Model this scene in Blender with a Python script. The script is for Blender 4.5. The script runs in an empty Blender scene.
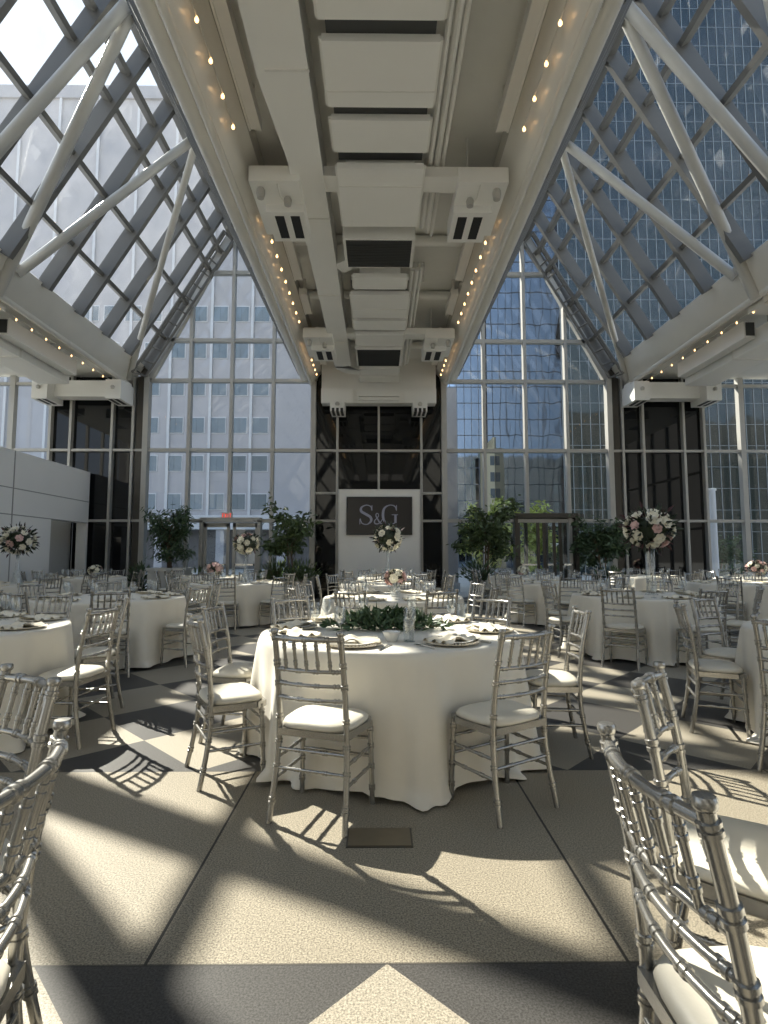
import bpy, math, random
from mathutils import Vector, Matrix
R = math.radians
PI = math.pi
scene = bpy.context.scene
COL = scene.collection

# ------------------------------------------------------------------ helpers
class MB:
    """collects raw geometry; build() links it as ONE mesh object"""
    def __init__(s):
        s.v = []; s.f = []
    def add(s, vs, fs):
        b = len(s.v)
        s.v.extend([tuple(p) for p in vs])
        s.f.extend([tuple(i + b for i in q) for q in fs])
    def box(s, x0, x1, y0, y1, z0, z1):
        x0, x1 = min(x0, x1), max(x0, x1); y0, y1 = min(y0, y1), max(y0, y1); z0, z1 = min(z0, z1), max(z0, z1)
        s.add([(x0,y0,z0),(x1,y0,z0),(x1,y1,z0),(x0,y1,z0),(x0,y0,z1),(x1,y0,z1),(x1,y1,z1),(x0,y1,z1)],
              [(0,3,2,1),(4,5,6,7),(0,1,5,4),(1,2,6,5),(2,3,7,6),(3,0,4,7)])
    def bar(s, p0, p1, w, d, up=(0,0,1)):
        """rectangular bar, w across, d along up"""
        p0 = Vector(p0); p1 = Vector(p1); a = (p1 - p0).normalized()
        u = Vector(up); r = a.cross(u).normalized(); u = r.cross(a).normalized()
        o = []
        for p in (p0, p1):
            for sx, sy in ((-1,-1),(1,-1),(1,1),(-1,1)):
                o.append(p + r * (sx * w / 2) + u * (sy * d / 2))
        s.add(o, [(0,1,2,3),(7,6,5,4),(0,4,5,1),(1,5,6,2),(2,6,7,3),(3,7,4,0)])
    def tube(s, pts, rad, seg=8, cap=True):
        pts = [Vector(p) for p in pts]; n = len(pts)
        if not isinstance(rad, (list, tuple)): rad = [rad] * n
        base = len(s.v); nrm = None
        for i, p in enumerate(pts):
            t = (pts[min(i+1, n-1)] - pts[max(i-1, 0)]).normalized()
            if nrm is None:
                nrm = t.cross(Vector((0,0,1)))
                if nrm.length < 1e-3: nrm = t.cross(Vector((0,1,0)))
            nrm = (nrm - t * nrm.dot(t)).normalized(); bn = t.cross(nrm)
            for k in range(seg):
                a = 2 * PI * k / seg
                s.v.append(tuple(p + (nrm * math.cos(a) + bn * math.sin(a)) * rad[i]))
        for i in range(n - 1):
            for k in range(seg):
                a = base + i*seg + k; b = base + i*seg + (k+1) % seg
                s.f.append((a, b, b + seg, a + seg))
        if cap:
            s.f.append(tuple(base + k for k in reversed(range(seg))))
            s.f.append(tuple(base + (n-1)*seg + k for k in range(seg)))
    def lathe(s, prof, seg=16, c=(0,0,0)):
        base = len(s.v); n = len(prof)
        for r, z in prof:
            for k in range(seg):
                a = 2 * PI * k / seg
                s.v.append((c[0] + r*math.cos(a), c[1] + r*math.sin(a), c[2] + z))
        for i in range(n - 1):
            for k in range(seg):
                a = base + i*seg + k; b = base + i*seg + (k+1) % seg
                s.f.append((a, b, b + seg, a + seg))
        s.f.append(tuple(base + k for k in reversed(range(seg))))
        s.f.append(tuple(base + (n-1)*seg + k for k in range(seg)))
    def extrude_y(s, prof, y0, y1):
        n = len(prof)
        s.add([(x, y0, z) for x, z in prof] + [(x, y1, z) for x, z in prof],
              [tuple(range(n)), tuple(range(2*n-1, n-1, -1))] + [(i, i+n, (i+1) % n + n, (i+1) % n) for i in range(n)])
    def poly(s, pts):
        s.add(pts, [tuple(range(len(pts)))])
    def mesh(s, name, mat, smooth=True, ang=40):
        me = bpy.data.meshes.new(name)
        me.from_pydata(s.v, [], s.f); me.validate(); me.update()
        if smooth:
            me.polygons.foreach_set('use_smooth', [True] * len(me.polygons))
            me.set_sharp_from_angle(angle=R(ang))
        if mat: me.materials.append(mat)
        return me
    def build(s, name, mat, parent=None, smooth=True, ang=40):
        return put(name, s.mesh(name, mat, smooth, ang), parent)

def put(name, me, parent=None):
    o = bpy.data.objects.new(name, me); COL.objects.link(o)
    if parent: o.parent = parent
    return o

def tag(o, label=None, cat=None, group=None, kind=None):
    if label: o['label'] = label
    if cat: o['category'] = cat
    if group: o['group'] = group
    if kind: o['kind'] = kind
    return o

def empty(name, loc=(0,0,0), rz=0, label=None, cat=None, group=None, kind=None):
    o = bpy.data.objects.new(name, None); COL.objects.link(o)
    o.empty_display_size = .1
    o.location = loc; o.rotation_euler = (0, 0, rz)
    return tag(o, label, cat, group, kind)

def copy_tree(o, parent=None):
    c = o.copy(); COL.objects.link(c)
    c.parent = parent
    for ch in list(o.children): copy_tree(ch, c)
    return c

# ------------------------------------------------------------------ materials
class X:
    """tiny shader-math expressions"""
    nt = None
    def __init__(s, sock): s.k = sock
    @staticmethod
    def op(o, a, b=None, c=None):
        n = X.nt.nodes.new('ShaderNodeMath'); n.operation = o
        for i, q in enumerate((a, b, c)):
            if q is None: continue
            if isinstance(q, X): X.nt.links.new(q.k, n.inputs[i])
            else: n.inputs[i].default_value = q
        return X(n.outputs[0])
    def __add__(a, b): return X.op('ADD', a, b)
    __radd__ = __add__
    def __sub__(a, b): return X.op('SUBTRACT', a, b)
    def __rsub__(a, b): return X.op('SUBTRACT', b, a)
    def __mul__(a, b): return X.op('MULTIPLY', a, b)
    __rmul__ = __mul__
    def lt(a, b): return X.op('LESS_THAN', a, b)
    def gt(a, b): return X.op('GREATER_THAN', a, b)
    def floor(a): return X.op('FLOOR', a)
    def fract(a): return X.op('FRACT', a)
    def abs(a): return X.op('ABSOLUTE', a)
    def mod(a, b): return X.op('FLOORED_MODULO', a, b)
    def pow(a, b): return X.op('POWER', a, b)
    def max(a, b): return X.op('MAXIMUM', a, b)
    def min(a, b): return X.op('MINIMUM', a, b)

def newmat(name):
    m = bpy.data.materials.new(name); m.use_nodes = True
    nt = m.node_tree; b = nt.nodes['Principled BSDF']
    return m, nt, b

def mixcol(nt, fac, a, b):
    n = nt.nodes.new('ShaderNodeMix'); n.data_type = 'RGBA'
    for sock, v in ((n.inputs[0], fac), (n.inputs[6], a), (n.inputs[7], b)):
        if isinstance(v, X): nt.links.new(v.k, sock)
        elif hasattr(v, 'links'): nt.links.new(v, sock)
        elif isinstance(v, (int, float)): sock.default_value = v
        else: sock.default_value = (*v[:3], 1)
    return n.outputs[2]

def noise(nt, scale, detail=2, coord=None, rough=.5):
    n = nt.nodes.new('ShaderNodeTexNoise'); n.inputs['Scale'].default_value = scale
    n.inputs['Detail'].default_value = detail; n.inputs['Roughness'].default_value = rough
    if coord is None:
        coord = nt.nodes.new('ShaderNodeTexCoord').outputs['Object']
    nt.links.new(coord, n.inputs['Vector'])
    return n.outputs['Fac']

def plain(name, col, rough=.5, metal=0, var=.06, scale=6, bump=0, bscale=40, spec=.5, sheen=0):
    m, nt, b = newmat(name)
    f = noise(nt, scale, 4)
    c = mixcol(nt, f, [x * (1 - var) for x in col], [min(1, x * (1 + var)) for x in col])
    nt.links.new(c, b.inputs['Base Color'])
    b.inputs['Roughness'].default_value = rough; b.inputs['Metallic'].default_value = metal
    b.inputs['Specular IOR Level'].default_value = spec
    if sheen: b.inputs['Sheen Weight'].default_value = sheen
    if bump:
        bn = nt.nodes.new('ShaderNodeBump'); bn.inputs['Strength'].default_value = bump; bn.inputs['Distance'].default_value = .01
        nt.links.new(noise(nt, bscale, 3), bn.inputs['Height']); nt.links.new(bn.outputs[0], b.inputs['Normal'])
    return m

def emit(name, col, st):
    m, nt, b = newmat(name)
    b.inputs['Base Color'].default_value = (*col, 1)
    b.inputs['Emission Color'].default_value = (*col, 1); b.inputs['Emission Strength'].default_value = st
    return m

def clear_glass(name, tint=(.92,.95,.96), base=.05, edge=.55, haze=0.0, rough=.01):
    """thin pane: straight-through transmission, reflection that grows at grazing angles, a little dust"""
    m = bpy.data.materials.new(name); m.use_nodes = True; nt = m.node_tree; nt.nodes.clear()
    out = nt.nodes.new('ShaderNodeOutputMaterial')
    tr = nt.nodes.new('ShaderNodeBsdfTransparent'); tr.inputs[0].default_value = (*tint, 1)
    gl = nt.nodes.new('ShaderNodeBsdfGlossy'); gl.inputs['Roughness'].default_value = rough
    gl.inputs['Color'].default_value = (.95,.97,1,1)
    lw = nt.nodes.new('ShaderNodeLayerWeight'); lw.inputs[0].default_value = .5
    X.nt = nt
    fac = X(lw.outputs['Facing']).pow(5) * edge + base
    mx = nt.nodes.new('ShaderNodeMixShader'); nt.links.new(fac.k, mx.inputs[0])
    nt.links.new(tr.outputs[0], mx.inputs[1]); nt.links.new(gl.outputs[0], mx.inputs[2])
    last = mx.outputs[0]
    if haze:
        tl = nt.nodes.new('ShaderNodeBsdfTranslucent'); tl.inputs[0].default_value = (.95,.97,1,1)
        f = noise(nt, 1.3, 6, rough=.65)
        X.nt = nt
        hz = (X(f) * 2.2 - .45).max(.15) * haze
        m2 = nt.nodes.new('ShaderNodeMixShader'); nt.links.new(hz.k, m2.inputs[0])
        nt.links.new(last, m2.inputs[1]); nt.links.new(tl.outputs[0], m2.inputs[2]); last = m2.outputs[0]
    nt.links.new(last, out.inputs[0])
    return m

M = {}
M['white'] = plain('white_paint', (.72,.71,.67), .45, var=.04)
M['panel'] = plain('painted_duct', (.80,.795,.765), .5, var=.03, scale=2)
M['slab'] = plain('ceiling_slab', (.74,.735,.70), .7, var=.06, scale=3)
M['beam'] = plain('white_gloss_steel', (.74,.725,.68), .22, var=.06, scale=2, spec=.7)
M['tube'] = plain('brace_tube_paint', (.50,.49,.455), .3, var=.06, scale=2)
M['rafter'] = plain('grey_roof_steel', (.135,.133,.125), .45, var=.05)
M['mull'] = plain('grey_aluminium', (.46,.45,.42), .4, metal=.25, var=.04)
M['bronze'] = plain('dark_bronze', (.075,.067,.056), .35, metal=.4)
M['black'] = plain('black_void', (.012,.012,.012), .6)
M['louver'] = plain('dark_grille', (.045,.048,.05), .55)
M['glass'] = clear_glass('window_glass', (.9,.94,.96), .05, .5, .012)
M['roofglass'] = clear_glass('roof_glass', (.9,.94,.97), .05, .35, .06)
M['darkglass'] = plain('black_spandrel_glass', (.008,.009,.010), .03, var=.1, spec=.45)
M['silver'] = plain('silver_lacquer', (.37,.36,.335), .27, metal=.8, var=.05, scale=20)
M['cushion'] = plain('ivory_vinyl', (.68,.635,.53), .42, var=.04, scale=14, bump=.12, bscale=30)
M['cloth'] = plain('ivory_linen', (.77,.725,.625), .85, var=.03, scale=10, bump=.12, bscale=260, sheen=.2)
M['napkin'] = plain('cream_napkin', (.84,.77,.62), .85, var=.05, scale=25)
M['china'] = plain('white_china', (.84,.83,.79), .18, var=.02)
M['charger'] = plain('beaded_charger', (.66,.60,.48), .4, metal=.1, var=.1, scale=60)
M['steel'] = plain('cutlery_steel', (.62,.62,.6), .16, metal=1, var=.03)
M['wallpanel'] = plain('white_wall_panel', (.83,.815,.775), .55, var=.04, scale=1.2)
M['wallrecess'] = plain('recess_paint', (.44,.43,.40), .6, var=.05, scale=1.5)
M['groove'] = plain('groove_shadowline', (.33,.325,.30), .7)
M['screen'] = plain('display_face', (.028,.025,.024), .25)
M['letters'] = emit('display_letters', (.19,.195,.245), .10)
M['leaf'] = plain('dark_leaf', (.055,.095,.04), .5, var=.45, scale=9)
M['leafdark'] = plain('bouquet_leaf', (.03,.045,.022), .55, var=.4, scale=20)
M['leaf2'] = plain('ficus_leaf', (.075,.115,.042), .5, var=.5, scale=7)
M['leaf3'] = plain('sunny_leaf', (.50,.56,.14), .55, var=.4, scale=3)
M['leaf4'] = plain('garland_leaf', (.07,.12,.055), .45, var=.5, scale=30)
M['bark'] = plain('bark', (.16,.11,.07), .9, var=.3, scale=30)
M['planter'] = plain('planter_white', (.66,.65,.61), .6)
M['soil'] = plain('soil', (.05,.04,.03), .95, var=.4, scale=30)
M['rosew'] = plain('ivory_petal', (.84,.80,.66), .6, var=.06, scale=30)
M['rosep'] = plain('blush_petal', (.72,.50,.46), .6, var=.15, scale=30)
M['rosed'] = plain('plum_petal', (.08,.035,.04), .6, var=.25, scale=30)
M['bulb'] = emit('warm_bulb', (1,.58,.24), 2.2)
M['cable'] = plain('white_cable', (.55,.54,.5), .6)
M['exitred'] = emit('exit_red', (.75,.10,.07), .5)
M['exitbody'] = plain('exit_housing', (.6,.6,.58), .5)
M['tumbler'] = clear_glass('drinking_glass', (.93,.94,.94), .10, .75)
M['brass'] = plain('floor_plate_bronze', (.21,.18,.13), .38, metal=.55, var=.12, scale=18)
M['stone'] = plain('grey_granite_cladding', (.45,.44,.45), .75, var=.12, scale=.6)
M['stonedark'] = plain('dark_base_stone', (.14,.135,.13), .7, var=.2)
M['cream'] = plain('reflected_cream', (.82,.75,.52), .8, var=.08, scale=.4)
M['winpane'] = plain('office_window_glass', (.14,.19,.22), .08, var=.3, scale=.4, spec=.9)
M['winframe'] = plain('window_surround', (.62,.63,.64), .5)
M['towermull'] = plain('tower_mullion', (.30,.34,.38), .4, metal=.3)
M['towerfin'] = plain('tower_fin', (.26,.29,.30), .4, metal=.3)
M['plaza'] = plain('plaza_concrete', (.42,.41,.38), .9, var=.1, scale=1)
M['candle'] = plain('candle_wax', (.85,.82,.74), .5)

def tower_glass(name, tint, wav):
    m, nt, b = newmat(name)
    b.inputs['Base Color'].default_value = (*tint, 1); b.inputs['Metallic'].default_value = 1; b.inputs['Roughness'].default_value = .04
    bn = nt.nodes.new('ShaderNodeBump'); bn.inputs['Strength'].default_value = wav; bn.inputs['Distance'].default_value = .35
    nt.links.new(noise(nt, .22, 1), bn.inputs['Height']); nt.links.new(bn.outputs[0], b.inputs['Normal'])
    return m
M['towerglass'] = tower_glass('blue_mirror_glass', (.46,.57,.70), .12)
M['towerglass2'] = tower_glass('grey_mirror_glass', (.045,.062,.068), .2)

def floor_mat():
    m, nt, b = newmat('terrazzo_checker'); X.nt = nt
    geo = nt.nodes.new('ShaderNodeNewGeometry'); sep = nt.nodes.new('ShaderNodeSeparateXYZ')
    nt.links.new(geo.outputs['Position'], sep.inputs[0])
    x, y = X(sep.outputs[0]), X(sep.outputs[1])
    D2 = 1.115
    u = (x - .028)
    def checker(w):
        p = ((u + w) * (1 / D2)).floor(); q = ((w - u) * (1 / D2)).floor()
        return (p + q).mod(2.0).lt(.5)                     # 1 = light diamond
    far = checker(y - 3.40); near = checker(1.84 - y)
    isfar = y.gt(3.40); isnear = y.lt(1.84)
    band = (1 - isfar) * (1 - isnear)
    light = far * isfar + near * isnear
    f1 = noise(nt, 150, 2, geo.outputs['Position']); f2 = noise(nt, 1.1, 4, geo.outputs['Position']); f3 = noise(nt, 420, 1, geo.outputs['Position'])
    speck = (X(f1) - .5) * 2.6 + (X(f3) - .5) * 1.6 + .5
    speck = speck.max(0.0).min(1.0)
    beige = mixcol(nt, speck, (.13,.11,.08), (.46,.41,.315))
    pale = mixcol(nt, speck, (.17,.15,.115), (.52,.47,.375))
    dark = mixcol(nt, speck, (.022,.022,.0225), (.085,.084,.082))
    c = mixcol(nt, light, dark, pale)
    c = mixcol(nt, band, c, beige)
    c = mixcol(nt, X(f2) * .28, c, (.12,.105,.085))
    j = (((x - .797) * (1 / 1.535)) + .5).fract() - .5
    jl = (j.abs() * 1.535).lt(.0055) * band
    sl = (y - 3.40).abs().lt(.005).max((y - 1.84).abs().lt(.005))
    c = mixcol(nt, jl.max(sl * .7), c, (.035,.033,.03))
    nt.links.new(c, b.inputs['Base Color'])
    b.inputs['Roughness'].default_value = .5; b.inputs['Specular IOR Level'].default_value = .22
    return m
M['floor'] = floor_mat()

# ------------------------------------------------------------------ the hall
YB = 17.0; YR = -7.0; MOD = 1.31; ZE = 6.82
ZA = 11.9; XA = 4.64; XI = 2.03; XO = 7.28
SIDE = 12.7

fl = MB(); fl.box(-SIDE - .2, SIDE + .2, YR - .2, YB + .3, -.3, 0)
tag(fl.build('floor', M['floor']), kind='structure')

# centre ceiling slab
cs = MB(); cs.box(-2.2, 2.2, YR, YB, 7.45, 7.7)
tag(cs.build('ceiling', M['slab']), kind='structure')
# aisle ceilings
for i, s in enumerate((-1, 1)):
    a = MB(); a.box(s * 7.95, s * SIDE, YR, YB, 6.95, 7.25)
    tag(a.build('ceiling_aisle_%s' % ('left' if s < 0 else 'right'), M['slab']), kind='structure')

# edge beams along the centre ceiling (slotted soffit lip, box, half-round outer rib)
for i, s in enumerate((-1, 1)):
    b = MB()
    b.extrude_y([(s*1.80, 7.44), (s*1.80, 7.12), (s*1.93, 6.98), (s*1.98, 6.80), (s*2.08, 6.70), (s*2.2, 6.72), (s*2.25, 6.82), (s*2.25, 7.44)], YR, YB)
    b.tube([(s*2.35, YR, 6.93), (s*2.35, YB, 6.93)], .135, 14)
    b.tube([(s*2.13, YR, 6.70), (s*2.13, YB, 6.70)], .055, 10)
    b.box(s*2.3, s*2.47, YR, YB, 7.02, 7.10)
    tag(b.build('trim_%d' % (i + 1), M['beam']), kind='structure')
# eave girders: inclined fascia and fat pipe
for i, s in enumerate((-1, 1)):
    b = MB()
    b.extrude_y([(s*7.98, 6.66), (s*7.86, 6.70), (s*7.42, 7.30), (s*7.60, 7.46), (s*8.05, 7.0)], YR, YB)
    b.tube([(s*7.93, YR, 6.74), (s*7.93, YB - .12, 6.74)], .095, 12)
    b.box(s*7.75, s*7.82, YR, YB, 6.96, 6.985)
    tag(b.build('trim_%d' % (i + 3), M['beam']), kind='structure')

# glazed roof slopes: rafters, purlins, glass.  Outer slope eave (7.5,7.3) -> ridge; inner slope beam -> ridge
ny = int((YB - YR) / MOD)
wn = 10
for s in (-1, 1):
    for which in ('outer', 'inner'):
        if which == 'outer':
            e = Vector((s*7.52, 0, 7.30)); r = Vector((s*XA, 0, ZA + .12)); fr = (.205, .445, .685, .805, .925)
        else:
            e = Vector((s*2.3, 0, 7.15)); r = Vector((s*XA, 0, ZA + .12)); fr = (.25, .5, .75)
        d = (r - e); nrm = Vector((-d.z, 0, d.x)).normalized()
        if nrm.z < 0: nrm = -nrm                      # outward
        root = empty('window_%d' % wn, (0,0,0), kind='structure'); wn += 1
        g = MB()
        g.poly([tuple(Vector((e.x, YR, e.z)) + nrm*.05), tuple(Vector((e.x, YB, e.z)) + nrm*.05), tuple(Vector((r.x, YB, r.z)) + nrm*.05), tuple(Vector((r.x, YR, r.z)) + nrm*.05)])
        g.build('glazing', M['roofglass'], root, smooth=False)
        for k in range(ny + 1):
            y = YB - .05 - k * MOD
            q = MB()
            off = -nrm * .13
            q.bar(Vector((e.x, y, e.z)) + off, Vector((r.x, y, r.z)) + off, .12, .32, nrm)
            q.bar(Vector((e.x, y, e.z)) + nrm*.04, Vector((r.x, y, r.z)) + nrm*.04, .06, .05, nrm)
            q.build('rafter', M['rafter'], root, smooth=False)
        for t in fr:
            p = e + d * t; q = MB()
            big = (which == 'outer' and t > .9)
            w = .16 if big else .10
            q.bar(Vector((p.x, YR, p.z)) - nrm*(.08 if not big else .16), Vector((p.x, YB, p.z)) - nrm*(.08 if not big else .16), w, .20 if not big else .24, nrm)
            q.build('purlin', M['rafter'], root, smooth=False)
    # ridge beam
    q = MB(); q.tube([(s*XA, YR, ZA - .02), (s*XA, YB, ZA - .02)], .09, 10)
    tag(q.build('trim_%d' % (5 if s < 0 else 6), M['beam']), kind='structure')

# steel brace tubes under the outer slopes
brace_txt = {0: 'from window corner to far ridge joint', 1: 'sloping shallowly to far ridge joint',
             2: 'second closest, rising steeply to near joint', 3: 'closest one fully in view', 4: 'high over the front tables', 5: 'right above the camera'}
for s in (-1, 1):
    L0 = (s*7.75, 16.6, 6.79); L1 = (s*7.52, 10.97, 7.14); L1b = (s*7.86, 10.9, 6.67); L2 = (s*7.80, 8.91, 6.66)
    U0 = (s*4.20, 11.93, 11.0); U1 = (s*4.20, 8.93, 11.36)
    L2b = (s*7.52, 8.8, 7.14); L3 = (s*7.80, 5.6, 6.66); U2 = (s*4.20, 5.9, 11.4)
    for k, (a, b, rr) in enumerate(((L0, U0, .085), (L1, U0, .10), (L1b, U1, .11), (L2, U1, .11), (L2b, U2, .13), (L3, U2, .11))):
        q = MB(); q.tube([a, b], rr, 12)
        tag(q.build('roof_brace', M['tube']), 'white steel tube under the %s glass roof, %s' % ('left' if s < 0 else 'right', brace_txt[k]), 'roof brace', 'steel braces under the glass roof')
# gable rake ladder trusses beside the back wall
for s in (-1, 1):
    q = MB()
    a0 = Vector((s*7.55, 16.35, 6.9)); a1 = Vector((s*4.85, 16.35, 11.45))
    b0 = Vector((s*7.30, 16.75, 6.9)); b1 = Vector((s*4.68, 16.75, 11.35))
    c0 = Vector((s*7.62, 16.75, 7.1)); c1 = Vector((s*4.95, 16.75, 11.6))
    for p0, p1 in ((a0, a1), (b0, b1), (c0, c1)): q.tube([p0, p1], .045, 8)
    for k in range(12):
        t0 = k / 11; t1 = min(1, (k + .5) / 11)
        q.tube([a0.lerp(a1, t0), b0.lerp(b1, t0)], .022, 6); q.tube([a0.lerp(a1, t0), c0.lerp(c1, t1)], .018, 6)
        q.tube([b0.lerp(b1, t0), c0.lerp(c1, t0)], .022, 6)
    tag(q.build('trim_%d' % (7 if s < 0 else 8), M['rafter']), kind='structure')
    q = MB(); q.extrude_y([(s*(XO - .02), ZE), (s*7.62, ZE + .2), (s*7.56, 7.32), (s*(XA + .03), ZA + .16), (s*(XA - .02), ZA - .1)], YB - .03, YB + .05)
    tag(q.build('trim_%d' % (9 if s < 0 else 10), M['bronze'], smooth=False), kind='structure')

# ---- back wall
def frame_bars(root, xs, zs, x0, x1, z0, z1, w=.09, d=.16, y=YB, mat='mull', wide=()):
    for x in xs:
        q = MB(); ww = .16 if x in wide else w
        q.box(x - ww/2, x + ww/2, y - d, y + .02, z0, z1); q.build('mullion', M[mat], root, smooth=False)
    for z in zs:
        q = MB(); q.box(x0, x1, y - d * .8, y + .015, z - w/2, z + w/2); q.build('transom', M[mat], root, smooth=False)

def xin(z): return XI + (z - ZE) * (XA - XI) / (ZA - ZE)
def xout(z): return XO - (z - ZE) * (XO - XA) / (ZA - ZE)
wi = 1
for s in (-1, 1):
    root = empty('window_%d' % wi, kind='structure'); wi += 1
    g = MB(); g.poly([(s*XI, YB, 0), (s*XO, YB, 0), (s*XO, YB, ZE), (s*XA, YB, ZA), (s*XI, YB, ZE)])
    g.build('glazing', M['glass'], root, smooth=False)
    for k in range(1, 4):
        x = 2.02 + MOD * k
        zt = ZE + min((x - XI) / (XA - XI), (XO - x) / (XO - XA)) * (ZA - ZE)
        zb = 0
        if s < 0 and k in (2,): zb = 2.38
        if s > 0 and k in (2,): zb = 2.55
        q = MB(); q.box(s*x - .05, s*x + .05, YB - .17, YB + .03, zb, zt); q.build('mullion', M['mull'], root, smooth=False)
    for z in (2.38, 4.59, ZE, 8.13, 10.37):
        x0, x1 = (XI, XO) if z <= ZE else (xin(z), xout(z))
        q = MB(); q.box(s*x0, s*x1, YB - .14, YB + .02, z - .055, z + .055); q.build('transom', M['mull'], root, smooth=False)
    for p0, p1 in (((s*XI, YB - .06, ZE), (s*XA, YB - .06, ZA)), ((s*XO, YB - .06, ZE), (s*XA, YB - .06, ZA))):
        q = MB(); q.bar(p0, p1, .2, .16, (0, 1, 0)); q.build('rake_frame', M['mull'], root, smooth=False)
    q = MB(); q.box(s*1.97, s*2.13, YB - .24, YB + .02, 0, 6.9); q.build('post', M['mull'], root, smooth=False)
    q = MB(); q.box(s*7.2, s*7.36, YB - .22, YB + .02, 0, 6.9); q.build('post', M['mull'], root, smooth=False)
    # dark spandrel bay beside
    root = empty('window_%d' % wi, kind='structure'); wi += 1
    g = MB(); g.box(s*7.36, s*10.25, YB, YB + .05, 0, 6.95); g.build('glazing', M['darkglass'], root, smooth=False)
    frame_bars(root, [s*7.70, s*8.35, s*9.64, s*10.28], [2.38, 4.59], s*7.36, s*10.3, 0, 6.95, w=.075)
    q = MB(); q.box(s*7.42, s*7.62, YB - .1, YB, 0, 6.95); q.build('post', M['bronze'], root, smooth=False)
    # clear bay at the outside
    root = empty('window_%d' % wi, kind='structure'); wi += 1
    g = MB(); g.poly([(s*10.3, YB, 0), (s*SIDE, YB, 0), (s*SIDE, YB, 6.95), (s*10.3, YB, 6.95)]); g.build('glazing', M['glass'], root, smooth=False)
    frame_bars(root, [s*11.5, s*12.6], [2.38, 4.59, 6.7], s*10.3, s*SIDE, 0, 6.95, w=.09, wide=(s*11.5,))
    # side glass wall and rear wall bits
    root = empty('window_%d' % wi, kind='structure'); wi += 1
    g = MB(); g.poly([(s*SIDE, YR, 0), (s*SIDE, YB, 0), (s*SIDE, YB, 6.95), (s*SIDE, YR, 6.95)]); g.build('glazing', M['glass'], root, smooth=False)
    for k in range(ny + 1):
        q = MB(); q.box(s*SIDE - .06, s*SIDE + .06, YB - k*MOD - .05, YB - k*MOD + .05, 0, 6.95); q.build('mullion', M['mull'], root, smooth=False)
    for z in (2.38, 4.59):
        q = MB(); q.box(s*SIDE - .05, s*SIDE + .05, YR, YB, z - .05, z + .05); q.build('transom', M['mull'], root, smooth=False)
wi = 9
root = empty('window_9', kind='structure')
g = MB(); g.box(-1.99, 1.99, YB, YB + .05, 0, 7.45); g.build('glazing', M['darkglass'], root, smooth=False)
frame_bars(root, [-1.30, 0, 1.34], [2.38, 4.59], -1.97, 1.97, 0, 7.45, w=.07, d=.13)
q = MB(); q.box(-1.97, -1.30, YB - .1, YB, 3.21, 3.28); q.box(1.34, 1.97, YB - .1, YB, 3.21, 3.28); q.build('transom', M['mull'], root, smooth=False)
# rear wall behind the camera
q = MB(); q.box(-SIDE, SIDE, YR - .2, YR, 0, 7.0)
q.poly([(-XI, YR, 7), (-XO, YR, 7), (-XA, YR, ZA)]); q.poly([(XI, YR, 7), (XO, YR, 7), (XA, YR, ZA)])
M['rearwall'] = plain('rear_wall_stone', (.42,.41,.39), .7)
tag(q.build('wall_rear', M['rearwall'], smooth=False), kind='structure')

# ---- doors in the back wall
def door(n, x0, x1, zt, splits, mat, sides=True):
    root = empty('door_%d' % n, kind='structure')
    w = .10
    q = MB()
    for x in (x0, x1): q.box(x - w/2, x + w/2, YB - .26, YB + .04, 0, zt)
    q.box(x0 - w/2, x1 + w/2, YB - .26, YB + .04, zt - .05, zt + .09)
    q.build('door_frame', M[mat], root, smooth=False)
    xs = [x0] + splits + [x1]
    for a, b in zip(xs[:-1], xs[1:]):
        a += .05; b -= .05
        lf = MB()
        lf.box(a, a + .09, YB - .12, YB - .06, .02, zt - .07); lf.box(b - .09, b, YB - .12, YB - .06, .02, zt - .07)
        lf.box(a, b, YB - .12, YB - .06, .02, .28); lf.box(a, b, YB - .12, YB - .06, zt - .20, zt - .07)
        leaf = lf.build('leaf', M[mat], root, smooth=False)
        pg = MB(); pg.poly([(a + .09, YB - .09, .28), (b - .09, YB - .09, .28), (b - .09, YB - .09, zt - .2), (a + .09, YB - .09, zt - .2)])
        pg.build('pane', M['glass'], leaf, smooth=False)
        h = MB(); h.box(a + .09, b - .09, YB - .19, YB - .16, 1.0, 1.05); h.box(a + .09, a + .12, YB - .19, YB - .1, 1.0, 1.05); h.box(b - .12, b - .09, YB - .19, YB - .1, 1.0, 1.05)
        h.build('push_bar', M['steel'], leaf, smooth=False)
    return root
door(1, -5.45, -3.68, 2.38, [-4.56], 'mull')
door(2, 4.25, 6.12, 2.52, [5.05, 5.55], 'bronze')
# vestibule beyond the right door
q = MB()
for x in (3.65, 6.4):
    q.box(x - .07, x + .07, 18.6, 18.75, 0, 2.5)
q.box(3.58, 6.47, 17.06, 18.75, 2.45, 2.6)
q.box(5.0, 5.1, 18.6, 18.75, 0, 2.5); q.box(5.7, 5.8, 18.6, 18.75, 0, 2.5)
tag(q.build('door_3', M['bronze'], smooth=False), kind='structure')

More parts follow.
